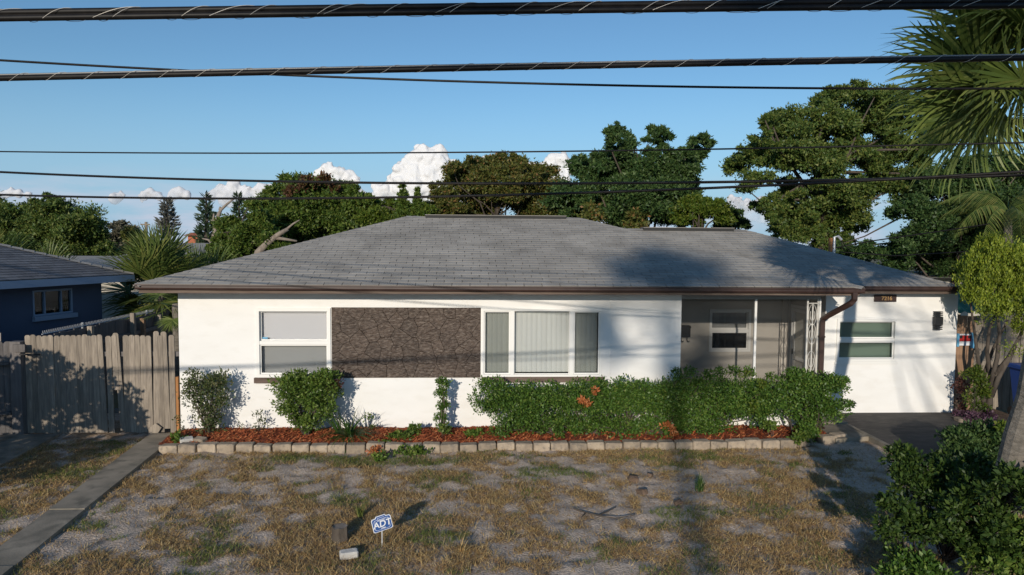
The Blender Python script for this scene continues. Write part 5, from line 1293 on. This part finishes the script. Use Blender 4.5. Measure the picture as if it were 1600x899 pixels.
for (f_, y0, y1, mm, nm) in ((1.0, -0.004, 0.006, m_signwhite, 'sign_border'), (0.93, -0.006, -0.0041, m_signblue, 'sign_field'), (0.775, -0.0075, -0.0061, m_signwhite, 'inner_line'), (0.74, -0.009, -0.0076, m_signblue, 'inner_field')):
    mb = MB().prism(oct_(0.108 * f_, 0.088 * f_, 0.035), y0, y1); mb.xf(S4); o = mb.build(nm, mm, sg)
MBs = MB().box(-0.035, 0.035, -0.0115, -0.0095, 0.045, 0.050).box(-0.045, 0.045, -0.0115, -0.0095, 0.034, 0.039).box(-0.02, 0.03, -0.0115, -0.0095, -0.058, -0.050); MBs.xf(S4); MBs.build('stripe', m_signwhite, sg)
text_mesh('ADT', 0.098, 0.001, S4 @ Matrix.Translation((0, -0.0105, -0.008)) @ RX90 @ Matrix.Scale(1.0, 4), 'lettering', m_signwhite, sg, 0.15)
c = gr(545, 870)
mb = MB().bevbox(-0.095, 0.095, -0.05, 0.05, 0, 0.07, 0.012); mb.xf(Matrix.Translation((c.x, c.y, 0.0)) @ Matrix.Rotation(0.3, 4, 'Z') @ Matrix.Rotation(0.12, 4, 'X'))
mb.build('broken_block', m_whitestone, label='pale broken concrete block lying on the dry grass by the sign', cat='block', org=(c.x, c.y, 0))
c = gr(532, 843)
st = empty('tree_stump', (c.x, c.y, 0), 'small weathered tree stump left of the blue sign', 'stump')
rr = random.Random(3); ring = [(math.cos(a) * 0.085 * rr.uniform(.85, 1.15), math.sin(a) * 0.085 * rr.uniform(.85, 1.15)) for a in np.linspace(0, 6.28, 13)[:-1]]
mb = MB(); k = len(ring)
for (zz, f_) in ((-0.05, 1.3), (0.05, 1.05), (0.15, 1.0)): mb.v += [(c.x + a * f_, c.y + b * f_, zz + (rr.uniform(-.02, .02) if zz > 0.1 else 0)) for a, b in ring]
for j in range(2):
    for i in range(k): mb.f.append((j*k+i, j*k+(i+1)%k, (j+1)*k+(i+1)%k, (j+1)*k+i))
mb.build('bark', m_bark, st)
MB().quad(*[(c.x + a * .98, c.y + b * .98, 0.15) for a, b in ring]).build('cut_face', m_palebark, st)
for k, (px, py, s_, lb) in enumerate(((988, 752, 0.075, 'largest dark bark chunk on the sandy yard'), (1016, 745, 0.055, 'dark bark chunk behind the largest one in the yard'), (1004, 772, 0.065, 'dark bark chunk nearest the front on the rusty leaf patch'), (1060, 788, 0.05, 'reddish bark chunk lying alone right of the others'))):
    c = gr(px, py); rr = random.Random(k)
    mb = MB().bevbox(-s_, s_, -s_ * .6, s_ * .6, 0, s_ * .9, s_ * .15)
    mb.v = [(a + rr.uniform(-.2, .2) * s_, b + rr.uniform(-.2, .2) * s_, z_ + rr.uniform(-.2, .2) * s_) for a, b, z_ in mb.v]
    mb.xf(Matrix.Translation((c.x, c.y, 0.0)) @ Matrix.Rotation(k * 1.1, 4, 'Z') @ Matrix.Rotation(0.3, 4, 'Y')); mb.build('bark_chunk', m_soil, label=lb, cat='bark', org=(c.x, c.y, 0))
mb = MB()
for pl in ([(896, 798), (915, 804), (935, 809), (962, 813), (992, 808)], [(935, 809), (950, 802), (962, 796)], [(915, 804), (908, 812)]):
    mb.tube([gr(*q) + Vector((0, 0, 0.025)) for q in pl], list(np.linspace(0.012, 0.005, len(pl))), 5)
mb.build('fallen_branch', m_bark, label='thin dark fallen branch curving across the bare sand', cat='branch')
straps('grass_tuft', tuple(gr(1094, 768) + Vector((0, 0, 0.0))), 50, 0.26, 45, 'single upright green tuft in the shaded strip of yard', lf_strap, 0.006, 0.4, rise=(1, 2.0))
straps('grass_tuft', tuple(gr(722, 862) + Vector((0, 0, 0.0))), 60, 0.20, 46, 'drooping tuft of dry grass right of the blue sign', lf_dry, 0.005, 0.7)
straps('tall_weed', tuple(gr(562, 808) + Vector((0, 0, 0.0))), 40, 0.22, 47, 'tall green weed tuft behind the stump', lf_green, 0.006, 0.5, rise=(1, 2))

# ------------------------------------------------------------------ neighbours and far buildings
nb = empty('blue_house', (-10.2, 14.5, 0), 'blue stucco neighbour house with slate grey hip roof', 'house')
E = Vector((-8.78, 17.75, 0)); e1 = Vector((-0.285, -0.958, 0)).normalized(); nn_ = Vector((-e1.y, e1.x, 0)) * -1
nn_ = Vector((-0.958, 0.285, 0)).normalized()
def nbp(a, b, z): p = E + e1 * a + nn_ * b; return (p.x, p.y, z)
Ln, Wd, ZN = 11.0, 9.0, 2.52
rb = MB(); hz = ZN + 0.38 * Wd / 2
rb.quad(nbp(0, 0, ZN), nbp(0, Wd, ZN), nbp(Wd/2, Wd/2, hz)).quad(nbp(0, 0, ZN), nbp(Wd/2, Wd/2, hz), nbp(Ln - Wd/2, Wd/2, hz), nbp(Ln, 0, ZN))
rb.quad(nbp(Ln, 0, ZN), nbp(Ln - Wd/2, Wd/2, hz), nbp(Ln, Wd, ZN)).quad(nbp(0, Wd, ZN), nbp(Ln, Wd, ZN), nbp(Ln - Wd/2, Wd/2, hz), nbp(Wd/2, Wd/2, hz))
nroof = rb.build('roof', m_roofbase, nb)
sh = MB(); rs = random.Random(15); sl = Vector((0, 0, 0)) + nn_ + Vector((0, 0, 0.38)); sll = sl.length; sl.normalize(); nrm = Vector(e1).cross(sl); nrm = nrm if nrm.z > 0 else -nrm
Lr = (Wd / 2) * sll
for j in range(int(Lr / 0.14)):
    v0 = j * 0.14; off = (j % 2) * 0.15 + rs.uniform(-.02, .02); u = off - 0.3
    b0 = v0 / sll; lo, hi = b0, Ln - b0
    while u < Ln:
        a0, a1 = max(u + .004, lo), min(u + 0.296, hi)
        if a1 - a0 > 0.03:
            def q(a_, v_, h_): p = Vector(nbp(a_, 0, ZN)) + sl * v_ + nrm * h_; return tuple(p)
            bb = len(sh.v)
            sh.v += [q(a0, v0, 0.018), q(a1, v0, 0.018), q(a1, v0 + 0.16, 0.004), q(a0, v0 + 0.16, 0.004), q(a0, v0, 0.0), q(a1, v0, 0.0)]
            sh.f += [(bb, bb+1, bb+2, bb+3), (bb+4, bb+5, bb+1, bb)]
        u += 0.3
sh.build('shingles', m_nshingle, nroof, kind='stuff')
mb = MB(); 
for i in range(28):
    p = Vector(nbp(0, 0, ZN)).lerp(Vector(nbp(Wd/2, Wd/2, hz)), i / 28); q_ = Vector(nbp(0, 0, ZN)).lerp(Vector(nbp(Wd/2, Wd/2, hz)), (i + 1.2) / 28); s_ = Vector((e1 - nn_)).normalized() * 0.12
    bb = len(mb.v); mb.v += [tuple(p - s_ + Vector((0, 0, .005))), tuple(p + Vector((0, 0, .05))), tuple(p + s_ + Vector((0, 0, .005))), tuple(q_ - s_ + Vector((0, 0, -.008))), tuple(q_ + Vector((0, 0, .032))), tuple(q_ + s_ + Vector((0, 0, -.008)))]
    mb.f += [(bb, bb+1, bb+4, bb+3), (bb+1, bb+2, bb+5, bb+4)]
mb.build('hip_cap', m_capshingle, nroof, kind='stuff')
def nbox(a0, a1, b0, b1, z0, z1, name, mat, parent):
    mb = MB().box(0, 1, 0, 1, 0, 1); mb.v = [nbp(a0 + (a1-a0) * x_, b0 + (b1-b0) * y_, z0 + (z1-z0) * z_) for x_, y_, z_ in mb.v]; return mb.build(name, mat, parent)
nbox(0.02, Ln - .02, -0.02, 0.01, ZN - 0.17, ZN - 0.01, 'fascia_board', m_bluefascia, nb); nbox(-0.01, 0.018, -0.02, Wd, ZN - 0.17, ZN - 0.01, 'fascia_board', m_bluefascia, nb)
nbox(0.03, Ln, 0.012, 0.6, ZN - 0.16, ZN - 0.14, 'soffit', m_bluefascia, nb)
# side wall with window and door openings cut as strips
def nb_side(name, holes, a0, a1, z0, z1, b0, b1):
    mb = MB(); xs = sorted({a0, a1, *[h[0] for h in holes], *[h[1] for h in holes]})
    for p, q in zip(xs[:-1], xs[1:]):
        z = z0
        for h in sorted([h for h in holes if h[0] <= p + 1e-6 and h[1] >= q - 1e-6], key=lambda h: h[2]):
            if h[2] > z: mb.box(p, q, b0, b1, z, h[2])
            z = h[3]
        if z < z1: mb.box(p, q, b0, b1, z, z1)
    mb.v = [nbp(*v) for v in mb.v]; return mb.build(name, m_bluewall, nb)
w0, w1 = 1.55, 2.55
nwin = (1.35, 2.37, 1.66, 2.24); ndoor = (3.40, 3.98, 0.0, 1.90)
nb_side('wall', [nwin, ndoor], 0.5, Ln - 0.5, -0.1, ZN - 0.16, 0.5, 0.7)
nbox(0.5, 0.7, 0.7, Wd - 0.5, -0.1, ZN - 0.16, 'wall', m_bluewall, nb)
nbox(Ln - 0.7, Ln - 0.5, 0.7, Wd - 0.5, -0.1, ZN - 0.16, 'wall', m_bluewall, nb)
nbox(0.9, 3.0, 0.85, 0.9, 1.2, 2.3, 'interior_backing', m_dark, nb); nbox(3.2, 4.2, 0.85, 0.9, 0, 2.3, 'interior_backing', m_dark, nb)
a0, a1, z0, z1 = nwin
mb = MB(); 
for bx_ in ((a0, a0+.04, z0, z1), (a1-.04, a1, z0, z1), (a0+.04, a1-.04, z0, z0+.04), (a0+.04, a1-.04, z1-.04, z1), (a0+.28, a0+.31, z0+.04, z1-.04), (a1-.31, a1-.28, z0+.04, z1-.04)): mb.box(bx_[0], bx_[1], 0.49, 0.56, bx_[2], bx_[3])
mb.v = [nbp(*v) for v in mb.v]; wn = mb.build('window', m_bluefascia, nb); nbox(a0 + .04, a1 - .04, 0.53, 0.535, z0 + .04, z1 - .04, 'pane', m_glass_dark, wn)
nbox(a0 - 0.08, a1 + 0.02, 0.43, 0.52, z0 - 0.11, z0 - 0.004, 'sill', m_bluefascia, wn)
nbox(3.42, 3.96, 0.6, 0.64, 0, 1.88, 'door', m_wooddark, nb)
# far roofs
def far_house(cx, Y, w_, d_, eave, rise, wallm, roofm, label, ridge=0.5):
    t = empty('distant_house', (cx, Y, 0), label, 'house')
    MB().box(cx - w_/2 + .4, cx + w_/2 - .4, Y + .4, Y + d_ - .4, -0.1, eave).build('wall', wallm, t)
    mb = MB(); rx = w_/2 * ridge
    mb.quad((cx - w_/2, Y, eave), (cx + w_/2, Y, eave), (cx + rx, Y + d_/2, eave + rise), (cx - rx, Y + d_/2, eave + rise)).quad((cx + w_/2, Y, eave), (cx + w_/2, Y + d_, eave), (cx + rx, Y + d_/2, eave + rise)).quad((cx + w_/2, Y + d_, eave), (cx - w_/2, Y + d_, eave), (cx - rx, Y + d_/2, eave + rise), (cx + rx, Y + d_/2, eave + rise)).quad((cx - w_/2, Y + d_, eave), (cx - w_/2, Y, eave), (cx - rx, Y + d_/2, eave + rise)).quad((cx - w_/2, Y, eave - .02), (cx - w_/2, Y + d_, eave - .02), (cx + w_/2, Y + d_, eave - .02), (cx + w_/2, Y, eave - .02))
    mb.build('roof', roofm, t); return t
far_house(at(130, 400, 26).x - 1, 24.0, 9, 8, 2.2, 0.6, m_farwall, m_greyroof, 'low distant house with grey roof behind the small palms', 0.8)
far_house(at(270, 390, 31).x, 30.0, 7.0, 9, 2.35, 1.0, m_farwall, m_greyroof, 'distant house with grey roof behind the palm and snag', 0.45)
t = far_house(at(300, 372, 75).x, 75, 2.0, 3, 4.2, 0.35, m_redbrick, m_redbrick, 'tiny distant red brick building between the pines', 0.6)
far_house(at(1475, 428, 20).x, 19.5, 3.0, 5, 2.45, 0.12, m_farwall, m_greyroof, 'flat roofed shed just behind the wing roof corner', 0.9)
up = empty('utility_pole', (at(229, 380, 70).x, 70, 0), 'distant wooden utility pole left of the pale pine', 'pole')
MB().tube([(ORG[up].x, 70, -0.1), (ORG[up].x, 70, at(229, 347, 70).z)], [0.2, 0.14], 8).build('shaft', m_pole, up)
MB().box(ORG[up].x - 0.5, ORG[up].x + 0.4, 69.85, 69.95, at(229, 351, 70).z - .06, at(229, 351, 70).z + .06).build('crossarm', m_pole, up)
# service mast on the far slope of the wing roof
c = at(1300, 372, 16.6)
ms = empty('service_mast', (c.x, 16.6, 3.2), 'wooden service mast with weatherhead standing behind the wing roof', 'mast')
MB().box(c.x - 0.06, c.x + 0.06, 16.55, 16.65, 2.6, c.z).build('post', m_woodorange, ms)
MB().tube([(c.x + 0.02, 16.52, c.z - 0.4), (c.x + 0.02, 16.52, c.z + 0.02), (c.x + 0.1, 16.5, c.z + 0.04), (c.x + 0.18, 16.48, c.z - 0.05)], 0.035, 8).build('weatherhead', m_galv, ms)
MB().tube([(c.x + 0.18, 16.48, c.z - 0.05), (c.x + 0.3, 16.5, c.z - 0.22), (c.x + 0.42, 16.5, c.z - 0.3)], 0.012, 5).tube([(c.x + 0.17, 16.48, c.z - 0.05), (c.x + 0.22, 16.5, c.z - 0.24), (c.x + 0.26, 16.5, c.z - 0.32)], 0.012, 5).build('drip_loop', m_cable, ms)

# ------------------------------------------------------------------ overhead cables
def cable_path(pl, ext=14.0):
    """smooth world polyline through (px,py,Y) points, carried on beyond both ends"""
    w_ = [at(*q) for q in pl]
    xs = np.array([p.x for p in w_]); ysv = np.array([p.y for p in w_]); zs = np.array([p.z for p in w_])
    deg = min(3, len(w_) - 1)
    cz = np.polyfit(xs, zs, min(2, deg)); cy = np.polyfit(xs, ysv, 1)
    X = np.linspace(xs[0], xs[-1], 40)
    pts = [Vector((x_, float(np.polyval(cy, x_)), float(np.polyval(cz, x_)))) for x_ in X]
    d0 = (pts[0] - pts[1]).normalized(); d1 = (pts[-1] - pts[-2]).normalized()
    pre = [pts[0] + d0 * s_ for s_ in np.linspace(ext, ext / 12, 12)]; post_ = [pts[-1] + d1 * s_ for s_ in np.linspace(ext / 12, ext, 12)]
    return pre + pts + post_
def helix(path, ry, rz, off, pitch, r_w, x0, x1, phase=0.0):
    """a thin wire wound round a cable path"""
    pts = []; s_ = 0.0; mb = MB(); fine = []
    for a, b in zip(path[:-1], path[1:]):
        m = max(1, int((b - a).length / 0.008)) if max(a.x, b.x) > x0 and min(a.x, b.x) < x1 else 1
        for i in range(m):
            p = a.lerp(b, i / m)
            if x0 < p.x < x1: fine.append((p, s_ + (b - a).length * i / m))
        s_ += (b - a).length
    for p, q in fine:
        an = phase + 2 * math.pi * q / pitch; pts.append(p + Vector((0, math.cos(an) * ry, off + math.sin(an) * rz)))
    mb.tube(pts, r_w, 4, False); return mb
C1 = cable_path([(0, 26, 2.28), (400, 20.5, 2.29), (700, 15.5, 2.3), (1100, 11, 2.32), (1600, 6.5, 2.34)])
cb = empty('cable_bundle', tuple(C1[30]), 'thick topmost bundle of black cables bound with silver wire', 'cable')
k = 0.0066
for (dy, dz, rr_) in ((0.0, 0.0113, 0.0107), (-0.0063, -0.0082, 0.0098), (0.0094, -0.003, 0.0094), (0.0, 0.0008, 0.007)):
    MB().tube([p + Vector((0, dy, dz)) for p in C1], rr_, 10).build('strand', m_cable, cb, smooth=True)
helix(C1, 0.0192, 0.0206, 0.002, -0.213, 0.0009, -5, 6).build('lashing_wire', m_lash, cb)
helix(C1, 0.0193, 0.0207, 0.002, -0.36, 0.0009, -5, 6, 2.0).build('lashing_wire', m_lash, cb)
C2 = cable_path([(0, 121, 2.42), (400, 115, 2.42), (700, 108.5, 2.40), (1100, 100.5, 2.36), (1600, 90, 2.32)])
cb = empty('lashed_cable', tuple(C2[30]), 'single black cable below the bundle wound with silver wire', 'cable')
MB().tube(C2, 0.0097, 10).build('strand', m_cable, cb, smooth=True)
MB().tube([p + Vector((0, 0.003, 0.0121)) for p in C2], 0.0037, 6).build('messenger_strand', m_messenger, cb, smooth=True)
helix(C2, 0.0104, 0.013, 0.0031, -0.126, 0.0007, -5, 6).build('lashing_wire', m_lash, cb)
for (pl, rr_, lb) in (
    ([(0, 92, 5.6), (310, 112, 5.6), (700, 129, 5.5), (1100, 138, 5.3), (1600, 136, 5.1)], 0.0092, 'thin wire crossing behind the lashed cable at left'),
    ([(0, 235, 7.2), (400, 240, 6.7), (700, 241.5, 6.3), (1100, 236, 5.8), (1600, 219, 5.0)], 0.007, 'thinnest wire crossing the face of the biggest cloud'),
    ([(0, 268, 7.3), (400, 283, 6.7), (700, 289, 6.25), (1000, 287, 5.8), (1600, 272, 4.9)], 0.0115, 'black wire sagging just above the lowest wire'),
    ([(0, 304, 7.2), (400, 310, 6.6), (700, 308, 6.15), (1000, 301, 5.7), (1600, 266, 4.8)], 0.0108, 'lowest long wire passing before the treetops')):
    pth = cable_path(pl); MB().tube(pth, rr_, 7).build('overhead_wire', m_cable, smooth=True, label=lb, cat='wire', org=tuple(pth[30]))
for (pl, lb) in (([(1302, 388, 16.5), (1360, 377, 16.6), (1480, 360, 16.8), (1600, 342, 17), (1900, 300, 17.5)], 'upper service wire sagging from the mast to the right'), ([(1312, 394, 16.5), (1400, 400, 16.7), (1500, 394, 16.8), (1600, 385, 17), (1900, 350, 17.5)], 'lower service wire hanging behind the wing roof')):
    w_ = [at(*q) for q in pl]; MB().tube(w_, 0.016, 5).build('service_wire', m_cable, smooth=True, label=lb, cat='wire', org=tuple(w_[0]))

# ------------------------------------------------------------------ clouds: real heaped masses far beyond the trees
def cloud_material(name, base_z, full_z, col=(0.95, 0.94, 0.94)):
    m, t = _new(name); n = t.nodes.new; l = t.links.new
    out = n('ShaderNodeOutputMaterial'); df = n('ShaderNodeBsdfDiffuse'); df.inputs['Color'].default_value = (*col, 1)
    tl = n('ShaderNodeBsdfTranslucent'); tl.inputs['Color'].default_value = (*col, 1); cm = n('ShaderNodeMixShader'); cm.inputs[0].default_value = 0.3; l(df.outputs[0], cm.inputs[1]); l(tl.outputs[0], cm.inputs[2])
    tr = n('ShaderNodeBsdfTransparent'); mx = n('ShaderNodeMixShader'); g = n('ShaderNodeNewGeometry'); sp = n('ShaderNodeSeparateXYZ')
    l(g.outputs['Position'], sp.inputs[0]); mr = n('ShaderNodeMapRange'); mr.interpolation_type = 'SMOOTHSTEP'
    mr.inputs['From Min'].default_value = base_z; mr.inputs['From Max'].default_value = full_z
    nzn = n('ShaderNodeTexNoise'); nzn.inputs['Scale'].default_value = 0.03; nzn.inputs['Detail'].default_value = 5; l(g.outputs['Position'], nzn.inputs['Vector'])
    md = n('ShaderNodeMath'); md.operation = 'MULTIPLY_ADD'; md.inputs[1].default_value = (full_z - base_z) * 1.2; l(nzn.outputs['Fac'], md.inputs[0])
    sb = n('ShaderNodeMath'); sb.operation = 'SUBTRACT'; sb.inputs[1].default_value = (full_z - base_z) * 0.6; l(sp.outputs['Z'], md.inputs[2]); l(md.outputs[0], sb.inputs[0]); l(sb.outputs[0], mr.inputs['Value'])
    lw = n('ShaderNodeLayerWeight'); lw.inputs['Blend'].default_value = 0.5
    nf = n('ShaderNodeTexNoise'); nf.inputs['Scale'].default_value = 0.09; nf.inputs['Detail'].default_value = 4; l(g.outputs['Position'], nf.inputs['Vector'])
    ad = n('ShaderNodeMath'); ad.operation = 'MULTIPLY_ADD'; ad.inputs[1].default_value = 0.5; l(nf.outputs['Fac'], ad.inputs[0]); l(lw.outputs['Facing'], ad.inputs[2])
    ed = n('ShaderNodeMapRange'); ed.interpolation_type = 'SMOOTHSTEP'; ed.inputs['From Min'].default_value = 1.3; ed.inputs['From Max'].default_value = 0.75; l(ad.outputs[0], ed.inputs['Value'])
    pm = n('ShaderNodeMath'); pm.operation = 'MULTIPLY'; l(mr.outputs[0], pm.inputs[0]); l(ed.outputs[0], pm.inputs[1])
    l(pm.outputs[0], mx.inputs[0]); l(tr.outputs[0], mx.inputs[1]); l(cm.outputs[0], mx.inputs[2]); l(mx.outputs[0], out.inputs['Surface'])
    return m
import bmesh
_ico = {}
def ico(sub):
    if sub not in _ico:
        bm = bmesh.new(); bmesh.ops.create_icosphere(bm, subdivisions=sub, radius=1.0); bm.verts.ensure_lookup_table()
        _ico[sub] = (np.array([v.co[:] for v in bm.verts]), np.array([[v.index for v in f.verts] for f in bm.faces])); bm.free()
    return _ico[sub]
def cloud(circs, Y, seed, mat, label_unused=None, puffs=30):
    r_ = np.random.default_rng(seed); Vs, Fs = [], []; off = 0
    def puff(c, rad, sub):
        nonlocal off
        v, f = ico(sub)
        sd = r_.uniform(0, 100)
        dsp = np.array([mnoise.fractal(Vector(q) * 2.2 + Vector((sd, 0, 0)), 0.8, 2.1, 4) for q in v])
        Vs.append(c + v * rad * (1 + 0.30 * dsp)[:, None] * np.array([1, 0.8, 1])); Fs.append(f + off); off += len(v)
    for (px, py, rp) in circs:
        c = np.array(at(px, py, Y)); rad = rp * Y / FPX
        puff(c, rad * 0.84, 4)
        d = unit(r_, puffs); d[:, 1] = -np.abs(d[:, 1]) * 0.8
        for q in d:
            puff(c + q * rad * r_.uniform(0.55, 0.9), rad * r_.uniform(0.18, 0.4), 3)
    o = np_obj('cloud', np.concatenate(Vs), np.concatenate(Fs), mat, smooth=True)
    md = o.modifiers.new('fuse', 'REMESH'); md.mode = 'VOXEL'; md.voxel_size = 2.6; md.use_smooth_shade = True
    sm = o.modifiers.new('soften', 'SMOOTH'); sm.factor = 0.6; sm.iterations = 3
    dg = bpy.context.evaluated_depsgraph_get(); me = bpy.data.meshes.new_from_object(o.evaluated_get(dg)); n_ = len(me.vertices)
    co = np.empty(n_ * 3, np.float32); me.vertices.foreach_get('co', co); co = co.reshape(-1, 3); no = np.empty(n_ * 3, np.float32); me.vertices.foreach_get('normal', no); no = no.reshape(-1, 3)
    amp = np.array([mnoise.fractal(Vector(c_) / 26.0, 0.9, 2.1, 4) for c_ in co]); amp2 = np.array([mnoise.fractal(Vector(c_) / 9.0, 0.9, 2.1, 3) for c_ in co]); co += no * (amp * 4.0 + amp2 * 1.0)[:, None]
    me.vertices.foreach_set('co', co.ravel()); me.polygons.foreach_set('use_smooth', np.ones(len(me.polygons), dtype=bool)); me.materials.clear(); me.materials.append(mat); me.update()
    o.modifiers.clear(); o.data = me
    return tag(o, kind='structure')
YC = 1500
zc = lambda py: at(500, py, YC).z
mc1 = cloud_material('bright cumulus', zc(345), zc(290))
cloud([(660,245,20),(682,250,22),(640,268,24),(672,275,28),(700,270,24),(625,285,20),(655,295,28),(695,295,28),(600,300,18),(720,290,20),(640,310,26),(690,315,30),(590,318,18),(560,315,20),(735,310,24),(530,312,16)], YC, 1, mc1)
cloud([(512,264,12),(528,272,13),(500,280,14),(545,276,10),(520,290,18),(555,282,9)], YC, 2, mc1)
cloud([(862,255,14),(878,252,14),(890,262,12),(850,265,12),(760,255,12),(775,262,10),(830,262,10),(870,275,20)], YC, 3, mc1)
mc2 = cloud_material('hazy cumulus', zc(352), zc(285), (0.85, 0.85, 0.88))
cloud([(345,298,11),(365,296,13),(385,300,12),(330,306,10),(360,310,16),(410,300,12),(425,296,9),(390,312,14)], YC, 4, mc2)
cloud([(280,300,9),(272,306,9),(292,306,8),(235,302,8),(225,308,9),(248,308,8),(190,306,7),(180,310,8)], YC, 5, mc2)
cloud([(18,300,8),(30,302,7),(8,304,8),(45,305,6)], YC, 6, mc2)
cloud([(1150,320,16),(1170,330,20),(1190,318,12),(1140,335,18),(1120,325,14),(1200,340,18),(1110,340,16)], YC, 7, mc2)

# repeats of one kind share a group
GROUPS = {'tree': 'trees standing behind the houses', 'oak_tree': 'oaks standing behind the houses', 'cypress_tree': 'narrow cypresses behind the roof', 'norfolk_pine': 'norfolk pines on the skyline',
          'palm_tree': 'fan palms round the houses', 'shrub': 'shrubs along the house wall', 'sprig': 'seedlings along the house wall', 'weed': 'weeds round the mulch bed', 'bush': 'dark bushes at the lower right',
          'bark_chunk': 'bark chunks on the yard', 'loose_block': 'loose blocks and stones', 'overhead_wire': 'thin overhead wires', 'service_wire': 'service wires behind the house', 'distant_house': 'distant roofs',
          'street_tree': 'trees outside the picture that shade the yard', 'leaf_pile': 'heaps of orange leaves', 'grass_tuft': 'single grass tufts on the yard'}
for o in list(sc.objects):
    if o.parent is None and 'category' in o:
        g_ = GROUPS.get(o.name.split('.')[0])
        if g_: o['group'] = g_
